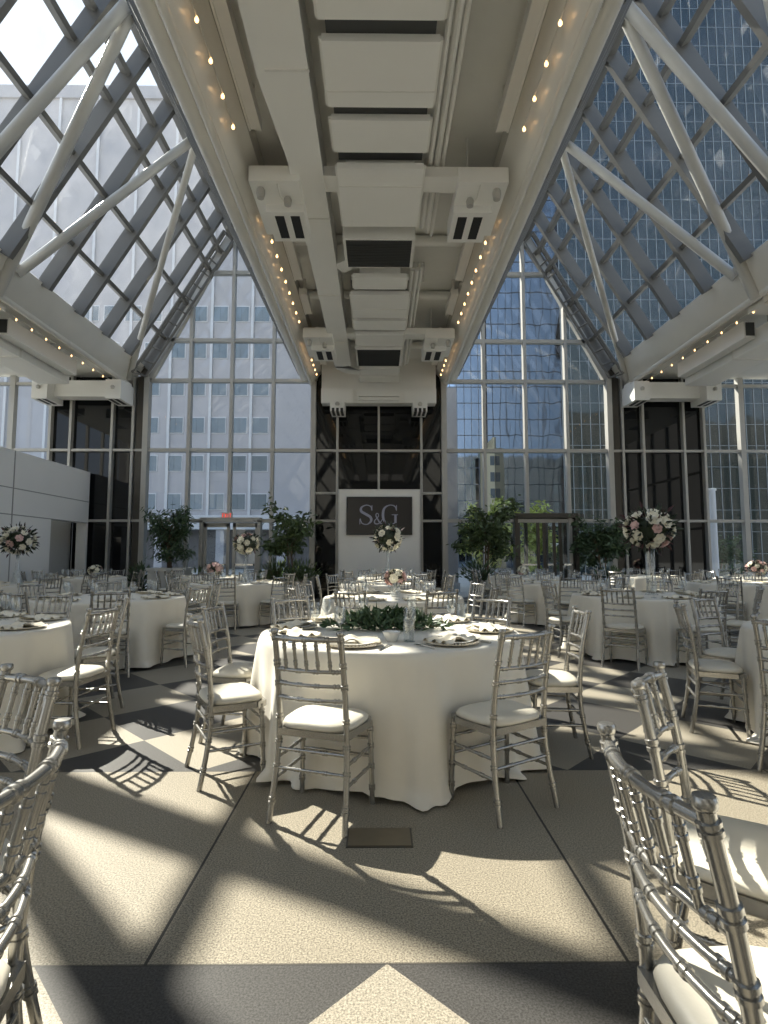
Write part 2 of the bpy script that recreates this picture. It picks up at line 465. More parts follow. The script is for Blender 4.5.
# exit sign over the left door
ex = empty('exit_sign', (-4.68, 16.80, 2.53), 0, 'small red lit exit sign above the glass double door on the left', 'exit sign')
q = MB(); q.box(-.17, .17, .0, .05, -.10, .10); q.build('housing', M['exitbody'], ex, smooth=False)
def strokes(mb, letter, x, z, w, h, t, y):
    P = {'E': [((0,0),(0,1)),((0,0),(1,0)),((0,.5),(.8,.5)),((0,1),(1,1))], 'X': [((0,0),(1,1)),((0,1),(1,0))], 'I': [((.5,0),(.5,1))], 'T': [((.5,0),(.5,1)),((0,1),(1,1))]}
    for (a, b) in P[letter]:
        mb.bar((x + a[0]*w, y, z + a[1]*h), (x + b[0]*w, y, z + b[1]*h), .008, t, (0,0,1) if abs(a[1]-b[1]) < .01 else (1,0,0))
q = MB()
for i, L in enumerate('EXIT'): strokes(q, L, -.135 + i*.072, -.06, .048, .12, .018, -.004)
q.build('lettering', M['exitred'], ex, smooth=False)

# ---- white partition wall on the left with a recess
pw = MB()
px0, px1 = -9.25, -8.95
pw.box(px0, px1, 3.0, 14.95, 0, 3.88)
pw.box(px0, px1, 14.95, 16.85, 2.30, 3.88); pw.box(px0, px1, 16.75, 16.85, 0, 2.30)
pwo = tag(pw.build('wall_left', M['wallpanel'], smooth=False), kind='structure')
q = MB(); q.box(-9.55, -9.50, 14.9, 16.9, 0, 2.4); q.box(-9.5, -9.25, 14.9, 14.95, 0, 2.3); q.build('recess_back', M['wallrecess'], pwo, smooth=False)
q = MB()
for y in (10.6, 13.35): q.box(px1 - .004, px1 + .006, y - .02, y + .02, 0, 3.88)
for z in (2.30, 2.95): q.box(px1 - .004, px1 + .006, 3.0, 16.85, z - .012, z + .012)
q.build('panel_joint', M['groove'], pwo, smooth=False)

# ---- centre ceiling services
def thing_box(name, boxes, mat, label, cat, group=None, smooth=False, bev=0):
    q = MB()
    for b in boxes: q.box(*b)
    o = q.build(name, M[mat], smooth=smooth)
    return tag(o, label, cat, group)

# long duct left of the centre line, with flanged seams and the elbow at its far end
dk = empty('ceiling_duct', (-1.03, 9, 6.72), 0, 'long white rectangular duct running the length of the centre ceiling', 'duct')
q = MB(); q.box(-.235, .235, -3.2, 6.4, 0, .5)
q.extrude_y([(-.36, 0), (.235, 0), (.235, .5), (-.36, .5)], -14, -3.2)
q.add([(-.36,-3.2,0),(-.235,-3.2,0),(-.235,-1.9,0),(-.36,-3.2,.5),(-.235,-3.2,.5),(-.235,-1.9,.5)], [(0,1,2),(3,5,4),(0,2,5,3),(0,3,4,1)])
q.build('duct_body', M['panel'], dk, smooth=False)
for y in (-6.2, -3.3, -.6, 2.0, 4.5):
    q = MB(); q.box(-.25, .25, y - .015, y + .015, -.012, .5); q.build('flange', M['white'], dk, smooth=False)
q = MB()
for k in range(9):
    a = k / 8 * PI / 2
    q.bar((-.0 + .62 - .62*math.cos(a), 6.3 + .5*math.sin(a), .25), (.62 - .62*math.cos(a + .22), 6.3 + .5*math.sin(a + .22), .25), .47, .5)
q.build('duct_elbow', M['panel'], dk, smooth=False)
branch = empty('branch_duct', (-.35, 10.15, 6.75), 0, 'short curved branch duct joining the long duct just behind the first dark grille', 'duct')
q = MB()
pts = [(-.42 + .0, -.1), (-.2, -.28), (.1, -.33), (.35, -.33)]
for a, b in zip(pts[:-1], pts[1:]): q.bar((a[0], a[1], .2), (b[0] + (b[0]-a[0])*.15, b[1] + (b[1]-a[1])*.15, .2), .32, .36)
q.build('duct_body', M['panel'], branch, smooth=False)

# panelled air units hung in the middle (each a thing): plate panels with open dark gaps between
def unit(y0, y1, hw, z, label, seams=()):
    u = empty('air_unit', (0.02, (y0+y1)/2, z), 0, label, 'air unit', 'panelled air units under the centre ceiling')
    L = (y1 - y0) / 2
    q = MB(); q.box(-hw, hw, -L, L, 0, .09); q.box(-hw + .12, hw - .12, -L + .1, L - .1, .09, .5); q.build('casing', M['panel'], u, smooth=False)
    for t in seams:
        q = MB(); q.box(-hw - .004, hw + .004, t - .008, t + .008, -.006, .088); q.build('seam_strip', M['white'], u, smooth=False)
    for e in (-1, 1):
        q = MB(); q.box(e*hw, e*(hw + .03), -L, L, .02, .06); q.build('edge_rail', M['white'], u, smooth=False)
    return u
unit(3.6, 5.10, .64, 6.70, 'white air unit casing overhead, closest of the row above the camera', (.35,))
unit(5.33, 6.18, .63, 6.70, 'white air unit casing second in the ceiling row, wide panel with one seam', (.2,))
unit(6.38, 6.92, .62, 6.70, 'white air unit casing third in the ceiling row, narrow between two dark gaps')
unit(7.12, 8.45, .60, 6.62, 'white air unit casing crossing under the first ceiling cross beam', (-.3,))
unit(10.15, 10.62, .52, 6.66, 'white air unit casing just behind the first dark grille')
unit(10.85, 11.95, .60, 6.66, 'white air unit casing in the middle of the farther ceiling bay', (.1,))
unit(12.10, 12.62, .60, 6.66, 'white air unit casing against the second ceiling cross beam')
unit(12.8, 13.5, .58, 6.62, 'white air unit casing crossing under the second ceiling cross beam')
unit(15.2, 15.75, .55, 6.62, 'white air unit casing just behind the second dark grille')
unit(15.95, 16.4, .60, 6.62, 'white air unit casing last in the row before the end beam')
# dark sheets standing in for the shade inside the open gaps
for (y0, y1, txt) in ((5.12, 5.36, 'first'), (6.20, 6.42, 'second'), (6.92, 7.12, 'third'), (10.62, 10.85, 'fourth'), (11.95, 12.10, 'fifth'), (12.62, 12.8, 'sixth'), (15.75, 15.95, 'seventh')):
    o = thing_box('gap_shade', [(-.56, .60, y0 - .06, y1 + .06, 6.795, 6.83)], 'louver', 'dark sheet for the shade between two ceiling air units, %s counting from the camera' % txt, 'grille', 'dark strips between air units')
# dark square return grilles with frames
def grille(y0, y1, hw, z, label):
    gr = empty('return_grille', (0, (y0+y1)/2, z), 0, label, 'grille', 'square return grilles')
    L = (y1-y0)/2
    q = MB(); q.box(-hw - .05, hw + .05, -L - .05, L + .05, .02, .32); q.build('grille_frame', M['panel'], gr, smooth=False)
    q = MB()
    q.box(-hw, hw, -L, L, .005, .02)
    n = 16
    for k in range(n):
        y = -L + (k + .5) * 2 * L / n; q.bar((-hw, y, .0), (hw, y, .0), .012, .02, (0, .5, 1))
    q.build('louvre', M['louver'], gr, smooth=False)
grille(8.80, 9.62, .56, 6.58, 'large dark return grille in the middle of the centre ceiling, nearer one')
grille(13.7, 14.85, .56, 6.58, 'dark return grille at the far end of the centre ceiling')

# cross beams with end pods
def cross_beam(y, txt):
    zb = 6.62
    c = empty('cross_beam', (0, y, zb), 0, 'white boxed cross beam spanning the centre ceiling, %s' % txt, 'ceiling beam', 'cross beams of the centre ceiling')
    q = MB(); q.box(-1.84, 1.84, .05, .40, .12, .27); [q.tube([(x, .2, .27), (x, .2, .83)], .014, 6) for x in (-1.3, -.2, .2, 1.3)]
    q.build('beam_casing', M['panel'], c, smooth=False)
    for s in (-1, 1):
        q = MB(); q.box(s*1.86, s*1.14, 0, 1.30, 0, .23)
        q.box(s*1.72, s*1.14, .52, 1.30, -.12, 0)
        pod = q.build('light_pod', M['panel'], c, smooth=False)
        q = MB()
        for k in (0, 1): q.box(s*(1.22 + k*.24), s*(1.36 + k*.24), .62, 1.20, -.126, -.10)
        q.build('slot', M['black'], pod, smooth=False)
        q = MB(); q.lathe([(.0, -.10), (.05, -.10), (.065, -.02), (.065, .02), (.05, .05)], 12, (s*1.72, .16, -.05)); q.build('downlight', M['mull'], pod)
        q = MB(); q.lathe([(.0, -.08), (.05, -.08), (.06, 0), (.04, .04)], 12, (s*1.36, .36, -.04)); q.build('downlight', M['mull'], pod)
        q = MB(); q.tube([(s*1.46, .05, -.01), (s*1.46, .30, -.02), (s*1.42, .36, -.05), (s*1.36, .36, -.06)], .012, 6); q.build('conduit', M['white'], pod)
cross_beam(7.38, 'nearest the camera'); cross_beam(12.95, 'second from the camera')
eb = empty('cross_beam', (0, 16.3, 5.90), 0, 'white boxed beam with two small lamp pods across the dark end wall', 'ceiling beam')
q = MB(); q.box(-1.76, 1.76, .1, .5, .08, .52); q.box(-.62, .62, 0, .1, .26, .34); q.box(-.62, .62, 0, .1, .12, .2)
for x in (-1.2, -.3, .3, 1.2): q.box(x - .03, x + .03, .25, .31, .52, .60)
q.build('beam_casing', M['panel'], eb, smooth=False)
for s in (-1, 1):
    q = MB(); q.box(s*1.46, s*1.03, -.25, .45, -.28, .05); q.box(s*1.76, s*.8, .02, .1, .05, .5); pod = q.build('light_pod', M['panel'], eb, smooth=False)
    q = MB()
    for k in range(3): q.box(s*(1.07 + k*.13), s*(1.15 + k*.13), -.255, .3, -.284, -.18)
    q.build('slot', M['black'], pod, smooth=False)
    q = MB(); q.lathe([(.0, -.05), (.06, -.05), (.07, .01), (.03, .05)], 12, (s*1.24, -.30, -.06)); q.build('downlight', M['mull'], pod)
bh = MB(); bh.box(-1.78, 1.78, 16.62, 16.85, 6.48, 7.45)
tag(bh.build('trim_11', M['panel'], smooth=False), kind='structure')
# round cross pipes
for (y, z, txt) in ((10.0, 7.32, 'beside the nearer dark grille'), (12.2, 7.32, 'behind the curved branch duct'), (15.2, 7.32, 'beside the far dark grille')):
    q = MB(); q.tube([(-1.8, y, z), (1.8, y, z)], .10, 12)
    tag(q.build('cross_pipe', M['panel']), 'round white pipe crossing the centre ceiling %s' % txt, 'pipe', 'round cross pipes')
# conduits on the right of the units
for k, (x, z, r, txt) in enumerate(((.74, 6.965, .035, 'closest to the air units'), (.84, 6.98, .04, 'second out from the air units'), (.93, 7.0, .028, 'farthest from the air units'))):
    q = MB(); q.tube([(x, YR, z), (x, 9.0 + k*.15, z)], r, 8); q.tube([(x - .08, 10.4, z), (x - .08, 15.8, z)], r, 8)
    for y in (4.6, 6.0, 8.0, 11.0, 13.4): q.box(x - .02, x + .02, y - .02, y + .02, z + .02, 7.44)
    tag(q.build('conduit_pipe', M['panel']), 'thin white pipe beside the ceiling air units, %s' % txt, 'pipe', 'pipes right of the air units')
# linear light troughs
for s in (-1, 1):
    for (y0, y1, txt) in ((1.5, 6.9, 'in the nearest ceiling bay'), (8.8, 10.9, 'nearer one between the cross beams'), (11.5, 12.5, 'just before the second cross beam'), (14.0, 15.9, 'in the bay before the dark wall')):
        q = MB(); q.box(s*1.60, s*1.72, y0, y1, 7.0, 7.12); q.box(s*1.575, s*1.60, y0, y1, 6.98, 7.14); q.box(s*1.72, s*1.745, y0, y1, 6.98, 7.14)
        q.box(s*1.63, s*1.69, y0 + .2, y0 + .24, 7.12, 7.445); q.box(s*1.63, s*1.69, y1 - .24, y1 - .2, 7.12, 7.445)
        tag(q.build('linear_light', M['white'], smooth=False), 'white linear light trough, %s ceiling edge, %s' % ('left' if s < 0 else 'right', txt), 'ceiling light', 'linear troughs')

# light strings (bulbs as parts)
bulb = MB(); bulb.lathe([(.0,-.035),(.018,-.03),(.028,-.012),(.028,.008),(.016,.03),(.012,.045),(.0,.045)], 10)
bulb_me = bulb.mesh('bulb', M['bulb'])
def light_string(pts, label, cable_r=.008, sc=1.0):
    p0 = pts[0]
    root = empty('light_string', p0, 0, label, 'string lights', 'strings of warm bulbs')
    sc *= .8
    q = MB(); q.tube([(p[0]-p0[0], p[1]-p0[1], p[2]-p0[2] + .04) for p in (pts[0], pts[-1])], cable_r, 6); q.build('cable', M['cable'], root)
    for p in pts:
        o = put('bulb', bulb_me, root); o.location = (p[0]-p0[0], p[1]-p0[1], p[2]-p0[2]); o.scale = (sc, sc, sc)
for s in (-1, 1):
    side = 'left' if s < 0 else 'right'
    light_string([(s*1.88, 3.8 + .47*k, 6.80) for k in range(7)], 'warm bulb string under the %s edge beam, bay nearest the camera' % side)
    light_string([(s*1.88, 8.72 + .47*k, 6.80) for k in range(9)], 'warm bulb string under the %s edge beam, middle bay' % side)
    light_string([(s*1.88, 14.1 + .40*k, 6.76) for k in range(6)], 'warm bulb string under the %s edge beam, last bay' % side)
    light_string([(s*2.53, 4.6 + .47*k, 7.05) for k in range(26)], 'small bulb string along the outer rim of the %s edge beam' % side, sc=.75)
    light_string([(s*8.12, 8.6 + .55*k, 6.56) for k in range(15)], 'small bulb string under the eave pipe of the %s aisle' % side, sc=.85)

# ---- aisle services
for s in (-1, 1):
    side = 'left' if s < 0 else 'right'
    d = empty('aisle_duct', (s*9.15, 7.0, 6.12), 0, 'long white duct hung under the %s aisle ceiling' % side, 'duct', 'aisle ducts')
    q = MB(); q.box(-.42, .42, -12, 8.1, 0, .42); q.build('duct_body', M['panel'], d, smooth=False)
    for y in (1.2, 3.6, 6.0):
        q = MB(); q.box(-.44, .44, y - .02, y + .02, -.015, .44); q.build('flange', M['white'], d, smooth=False)
    for y in (2.4, 4.8, 7.2):
        for x in (-.4, .4):
            q = MB(); q.tube([(x, y, .42), (x, y, .83)], .01, 6); q.build('hanger_rod', M['mull'], d)
    b = empty('aisle_air_unit', (s*8.55, 13.3, 6.30), 0, 'white air unit with dark end grille hung in the %s aisle' % side, 'air unit', 'aisle air units')
    q = MB(); q.box(-.13, .13, -1.2, 1.6, 0, .40); q.build('casing', M['panel'], b, smooth=False)
    q = MB(); q.box(-.10, .10, -1.215, -1.2, .05, .36); q.build('end_grille', M['louver'], b, smooth=False)
    c = empty('aisle_beam', (s*9.0, 16.1, 6.12), 0, 'white boxed beam with lamp pods across the end of the %s aisle' % side, 'ceiling beam', 'aisle end beams')
    q = MB(); q.box(-1.3, 1.3, .2, .6, 0, .5); q.build('beam_casing', M['panel'], c, smooth=False)
    for e in (-1, 1):
        q = MB(); q.box(e*1.32, e*.86, -.15, .7, -.16, .42); pod = q.build('light_pod', M['panel'], c, smooth=False)
        q = MB()
        for k in (0, 1): q.box(e*(.93 + k*.18), e*(1.03 + k*.18), -.08, .5, -.168, -.15)
        q.build('slot', M['black'], pod, smooth=False)
        q = MB(); q.lathe([(.0, -.06), (.05, -.05), (.06, .02), (.03, .05)], 12, (e*1.1, -.2, .18)); q.build('downlight', M['mull'], pod)
    # second, nearer beam with dark grille between
    c2 = empty('aisle_beam', (s*9.6, 11.0, 6.45), 0, 'white boxed beam with dark grille across the %s aisle, nearer the camera' % side, 'ceiling beam', 'aisle beams')
    q = MB(); q.box(-1.5, 1.5, 0, .5, 0.12, .48); q.build('beam_casing', M['panel'], c2, smooth=False)
    q = MB(); q.box(-1.3, -.95, -.012, 0, .16, .44); q.box(.55, 1.3, -.012, 0, .16, .44); q.build('end_grille', M['louver'], c2, smooth=False)

# ---- S&G screen wall
sw = empty('screen_wall', (0.02, 16.45, 0), 0, 'freestanding white wall panel holding the dark logo screen', 'display wall')
q = MB(); q.box(-1.21, 1.21, 0, .3, 0, 3.27); q.build('panel', M['wallpanel'], sw, smooth=False)
q = MB(); q.box(-1.24, 1.24, -.02, .32, 3.27, 3.31); q.box(-1.24, -1.20, -.02, .32, 0, 3.27); q.box(1.20, 1.24, -.02, .32, 0, 3.27); q.build('edge_trim', M['white'], sw, smooth=False)
sc = empty('display_screen', (0.02, 16.428, 2.50), 0, 'dark wall screen showing grey serif letters S&G', 'screen')
q = MB(); q.box(-.99, .99, -.06, .018, -.575, .575); q.build('bezel', M['black'], sc, smooth=False)
q = MB(); q.box(-.965, .965, -.064, -.06, -.55, .55); q.build('display', M['screen'], sc, smooth=False)
def ribbon(mb, pts, wid, y=-.068):
    """flat calligraphic stroke: pts in (x,z), wid per point"""
    n = len(pts); L = []; Rr = []
    for i in range(n):
        a = Vector(pts[max(i-1, 0)]); b = Vector(pts[min(i+1, n-1)]); t = (b - a).normalized(); nn = Vector((-t.y, t.x))
        p = Vector(pts[i]); L.append(p + nn*wid[i]/2); Rr.append(p - nn*wid[i]/2)
    vs = [(p.x, y, p.y) for p in L] + [(p.x, y, p.y) for p in Rr]
    mb.add(vs, [(i, i+1, n+i+1, n+i) for i in range(n-1)])
def spline(ctrl, m=10):
    out = []
    c = [ctrl[0]] + ctrl + [ctrl[-1]]
    for i in range(1, len(c) - 2):
        p0, p1, p2, p3 = c[i-1], c[i], c[i+1], c[i+2]
        for k in range(m):
            t = k / m
            out.append(tuple(.5*((2*p1[j]) + (-p0[j]+p2[j])*t + (2*p0[j]-5*p1[j]+4*p2[j]-p3[j])*t*t + (-p0[j]+3*p1[j]-3*p2[j]+p3[j])*t**3) for j in range(len(p1))))
    out.append(ctrl[-1]); return out
def glyph(mb, ctrl, ox, oz, sx, sz, wmin, wmax):
    """ctrl (x,z,weight 0..1)"""
    pp = spline(ctrl)
    ribbon(mb, [(ox + p[0]*sx, oz + p[1]*sz) for p in pp], [wmin + (wmax - wmin)*max(0, min(1, p[2])) for p in pp])
q = MB()
S_ = [(.92,.74,.1),(.86,.92,.2),(.52,1.0,.15),(.16,.88,.6),(.14,.68,1),(.45,.54,1),(.82,.38,1),(.88,.18,.8),(.58,.0,.15),(.2,.06,.15),(.06,.3,.1)]
glyph(q, S_, -.60, -.26, .40, .58, .022, .078)
q.bar((-.585, -.068, -.26), (-.585, -.068, -.10), .004, .022, (1,0,0)); q.bar((-.222, -.068, .15), (-.222, -.068, .32), .004, .022, (1,0,0))
G_ = [(.94,.74,.1),(.84,.94,.2),(.5,1.0,.15),(.16,.84,.7),(.06,.5,1),(.16,.16,.7),(.5,.0,.15),(.80,.06,.2),(.88,.16,.2)]
glyph(q, G_, .08, -.26, .46, .58, .022, .078)
q.bar((.485, -.068, -.22), (.485, -.068, .03), .004, .07, (1,0,0)); q.bar((.37, -.068, .03), (.56, -.068, .03), .004, .022, (0,0,1)); q.bar((.515, -.068, .15), (.515, -.068, .32), .004, .022, (1,0,0))
A_ = [(.98,.42,.1),(.82,.2,.3),(.5,.02,.6),(.16,.05,.8),(.10,.28,.7),(.38,.52,.4),(.56,.72,.4),(.5,.92,.3),(.32,.92,.5),(.26,.74,.6),(.44,.46,.9),(.7,.14,.9),(.95,.02,.3)]
glyph(q, A_, -.17, -.25, .26, .34, .014, .042)
q.build('logo_lettering', M['letters'], sc, smooth=False)

# floor outlet plate
fo = empty('floor_outlet', (0.005, 2.615, 0), 0, 'bronze rectangular outlet cover set flush in the floor before the front table', 'floor outlet')
q = MB(); q.box(-.142, .142, -.078, .078, 0, .006); q.build('cover_plate', M['brass'], fo, smooth=False)
q = MB(); q.box(-.15, .15, -.086, .086, 0, .003); q.build('rim', M['bronze'], fo, smooth=False)

# ------------------------------------------------------------------ chairs
def ringed(p0, p1, r, knots, seg, rk=1.32, mid=None, n=10):
    """bamboo-turned rod: path (optionally through mid points) with raised double rings at the fractions in knots"""
    ctrl = [Vector(p0)] + [Vector(m) for m in (mid or [])] + [Vector(p1)]
    def at(t):
        t = max(0., min(1., t)) * (len(ctrl) - 1); i = min(int(t), len(ctrl) - 2); f = t - i
        c = [ctrl[max(i-1, 0)], ctrl[i], ctrl[i+1], ctrl[min(i+2, len(ctrl)-1)]]
        if len(ctrl) == 2: return c[1].lerp(c[2], f)
        return .5*((2*c[1]) + (-c[0]+c[2])*f + (2*c[0]-5*c[1]+4*c[2]-c[3])*f*f + (-c[0]+3*c[1]-3*c[2]+c[3])*f**3)
    L = (Vector(p1) - Vector(p0)).length
    ts = {i / n: r for i in range(n + 1)}
    for k in knots:
        e = .011 / L
        for dt, rr in ((-1.25*e, r), (-1.1*e, r*rk), (-.35*e, r*rk), (-.2*e, r*1.05), (.2*e, r*1.05), (.35*e, r*rk), (1.1*e, r*rk), (1.25*e, r)):
            ts[k + dt] = rr
        for i in range(n + 1):
            if abs(i/n - k) < 1.4*e and i/n in ts: del ts[i/n]
    ks = sorted(t for t in ts if 0 <= t <= 1)
    return [at(t) for t in ks], [ts[t] for t in ks]

HB = .915
def post_pts(s):
    return [(s*.200, 0, 0), (s*.188, .045, .24), (s*.181, .058, .44), (s*.178, .035, .68), (s*.176, -.012, HB)]
def at_post(s, z):
    P = post_pts(s)
    for a, b in zip(P[:-1], P[1:]):
        if a[2] <= z <= b[2]:
            t = (z - a[2]) / (b[2] - a[2]); return tuple(a[i] + (b[i]-a[i])*t for i in range(3))
    return P[-1]
YF = .365
def chair_parts(detail):
    seg = 10 if detail else 6
    out = []
    def add(name, mb, mat='silver', ang=50): out.append((name, mb.mesh('chair_' + name, M[mat], ang=ang)))
    for s in (-1, 1):
        P = post_pts(s); q = MB()
        if detail:
            pts, rad = ringed(P[0], P[-1], .0145, (.12, .27, .42, .56, .73, .83, .955), seg, mid=P[1:-1], n=16)
        else:
            pts, rad = P, [.0145]*5
        q.tube(pts, rad, seg)
        q.lathe([(.0145, HB - .004), (.0185, HB), (.0192, HB + .004), (.0192, HB + .013), (.0165, HB + .018), (.0, HB + .019)], seg, (s*.176, -.012, 0))
        add('back_leg', q)
    for s in (-1, 1):
        q = MB(); a = (s*.205, YF - .005, 0); b = (s*.195, YF - .02, .425)
        if detail:
            pts, rad = ringed(a, b, .0135, (.2, .45, .7, .9), seg, n=6); q.tube(pts, rad, seg)
        else: q.tube([a, b], .0145, seg)
        add('front_leg', q)
    q = MB()      # seat frame ring (trapezoid, rounded front)
    ring = [(-.178, .05), (.178, .05), (.200, YF - .05), (.18, YF), (-.18, YF), (-.200, YF - .05)]
    n = len(ring)
    for i in range(n):
        a = ring[i]; b = ring[(i+1) % n]
        q.bar((a[0], a[1], .425), (b[0], b[1], .425), .026, .034)
    q.box(-.17, .17, .05, YF, .428, .438)
    add('seat_frame', q)
    q = MB()      # cushion: rounded pillow
    prof = [(1.0, .440), (1.035, .448), (1.04, .458), (1.0, .470), (.90, .480), (.6, .487), (.25, .490)]
    cx, cy = 0, (.045 + YF) / 2
    def outl(a):
        c, s_ = math.cos(a), math.sin(a)
        hw = .192; hd = (YF - .045) / 2
        e = 4.2
        k = (abs(c)**e + abs(s_)**e) ** (-1/e)
        x = c*k*hw; y = s_*k*hd
        return x * (1 + .06 * y / hd), y
    N = 28 if detail else 16
    base = 0
    for f, z in prof:
        for k in range(N):
            x, y = outl(2*PI*k/N); q.v.append((cx + x*f, cy + y*f, z))
    for i in range(len(prof) - 1):
        for k in range(N): q.f.append((i*N + k, i*N + (k+1) % N, (i+1)*N + (k+1) % N, (i+1)*N + k))
    q.f.append(tuple((len(prof)-1)*N + k for k in range(N))); q.f.append(tuple(reversed(range(N))))
    add('seat_cushion', q, 'cushion', 60)
    def rail(z, r, bow, knots):
        a = Vector(at_post(-1, z)); b = Vector(at_post(1, z)); pts = []; rad = []
        if detail:
            m = (a + b)/2; m.y -= bow
            c1 = a.lerp(b, .25); c1.y -= bow*.75; c2 = a.lerp(b, .75); c2.y -= bow*.75
            return ringed(a, b, r, knots, seg, mid=[c1, m, c2], n=10)
        for k in range(5):
            t = k/4; p = a.lerp(b, t); p.y -= bow*4*t*(1-t); pts.append(p); rad.append(r)
        return pts, rad
    q = MB(); q.tube(*rail(.892, .0125, .035, (.2, .5, .8)), seg); add('crest_rail', q)
    rails = []
    for z in (.735, .665, .595):
        q = MB(); q.tube(*rail(z, .0095, .03, (.12, .37, .63, .88)), seg); rails.append(q)
    if detail:
        for q in rails: add('back_rail', q)
    sp = []
    for k in range(5):
        t = (k + 1)/6
        a = Vector(at_post(-1, .735)).lerp(Vector(at_post(1, .735)), t); a.y -= .03*4*t*(1-t)
        b = Vector(at_post(-1, .892)).lerp(Vector(at_post(1, .892)), t); b.y -= .035*4*t*(1-t)
        q = MB()
        if detail:
            pts, rad = ringed(a, b, .0085, (.25, .75), 8, n=4); q.tube(pts, rad, 8)
        else: q.tube([a, b], .0085, 5)
        sp.append(q)
    if detail:
        for q in sp: add('spindle', q)
    st = []
    def rod(a, b, r=.0085):
        q = MB()
        if detail:
            pts, rad = ringed(a, b, r, (.3, .7), 8, n=4); q.tube(pts, rad, 8)
        else: q.tube([a, b], r, 5)
        st.append(q)
    for s in (-1, 1):
        for zb, zf in ((.20, .20), (.295, .295)):
            a = at_post(s, zb); rod(a, (s*(.205 - .01*zf/.425), YF - .012, zf))
    for z in (.245, .335): rod((-.2, YF - .012, z), (.2, YF - .012, z))
    rod(at_post(-1, .25), at_post(1, .25)); rod(at_post(-1, .34), at_post(1, .34))
    if detail:
        for q in st: add('stretcher', q)
    else:
        for nm, lst in (('back_rails', rails), ('spindles', sp), ('stretchers', st)):
            q = MB()
            for z in lst: q.add(z.v, z.f)
            add(nm, q)
    return out
NEAR = chair_parts(True); FAR = chair_parts(False)
FARNAMES = {'back_rails': 'back_rail', 'spindles': 'spindle', 'stretchers': 'stretcher'}
rnd = random.Random(11)

# camera numbers (also used to leave out repeats the photo shows nothing of)
H = 1.29; FPX = 545.0; PITCH = R(4.62); YAW = R(-.56)
def seen(x, y, z, m=25):
    c, s = math.cos(-YAW), math.sin(-YAW)
    X_ = x*c - y*s; Y_ = x*s + y*c
    dz = z - H; dep = Y_*math.cos(PITCH) + dz*math.sin(PITCH)
    if dep < .15: return False
    px = 384 + FPX * X_ / dep; py = 512 - FPX * (-Y_*math.sin(PITCH) + dz*math.cos(PITCH)) / dep
    return -m < px < 768 + m and -m < py < 1024 + m

def chair(x, y, face, label, near=True):
    """face = heading angle of the sitter"""
    o = empty('chiavari_chair', (x, y, 0), face - PI/2, label, 'chair', 'silver banquet chairs')
    for n, me in (NEAR if near else FAR): put(FARNAMES.get(n, n), me, o)
    return o

SECT = ['right', 'far right', 'far', 'far left', 'left', 'near left', 'near', 'near right']
def sector(deg): return SECT[int(((deg % 360) + 22.5) // 45) % 8]

# ------------------------------------------------------------------ tables
TR = .900; TZ = .765
def cloth_mesh(seed, chairs, n=200):
    rr = random.Random(seed)
    ph = [rr.uniform(0, 2*PI) for _ in range(6)]
    q = MB()
    prof = [(0.0, TZ), (.3, TZ), (.6, TZ), (TR - .03, TZ), (TR - .008, TZ - .003), (TR, TZ - .014)]
    zs = [.72, .66, .58, .48, .38, .28, .19, .11, .05, .018, .012]
    cols = []
    for k in range(n):
        a = 2*PI*k/n
        cl = 0
        for c in chairs:
            dd = abs((a - c + PI) % (2*PI) - PI); cl = max(cl, max(0, min(1, (R(17) - dd) / R(8))))
        w = .5 + .5*math.sin(13*a + ph[0] + 1.2*math.sin(3*a + ph[1]))
        w2 = .5 + .5*math.sin(23*a + ph[2] + 1.5*math.sin(4*a + ph[3]))
        w3 = .5 + .5*math.sin(37*a + ph[4] + 2*math.sin(5*a + ph[0]))
        fold = .62*w**1.5 + .26*w2 + .12*w3 + .10*math.sin(5*a + ph[5])
        col = []
        for r, z in prof: col.append((r*math.cos(a), r*math.sin(a), z))
        for z in zs:
            t = (TZ - z)/TZ
            amp = .135 * t**.8 * (1 - .88*cl)
            fl_ = .028 * t * (1 - cl)
            r = TR + .003 + fl_ + amp*fold - .012*cl*t*(1 - fold)
            if z < .03: r += (.05*w2 + .02*w3)*(1 - cl)
            zz = z + (.012*math.sin(9*a + ph[4])+.012 if z < .06 else 0)
            col.append((r*math.cos(a), r*math.sin(a), max(.004, zz)))
        cols.append(col)
    m = len(cols[0])
    q.v.append((0, 0, TZ))
    for c in cols: q.v.extend(c[1:])
    m1 = m - 1
    for k in range(n):
        k2 = (k+1) % n
        q.f.append((0, 1 + k*m1, 1 + k2*m1))
        for i in range(m1 - 1):
            q.f.append((1 + k*m1 + i, 1 + k*m1 + i + 1, 1 + k2*m1 + i + 1, 1 + k2*m1 + i))
    return q

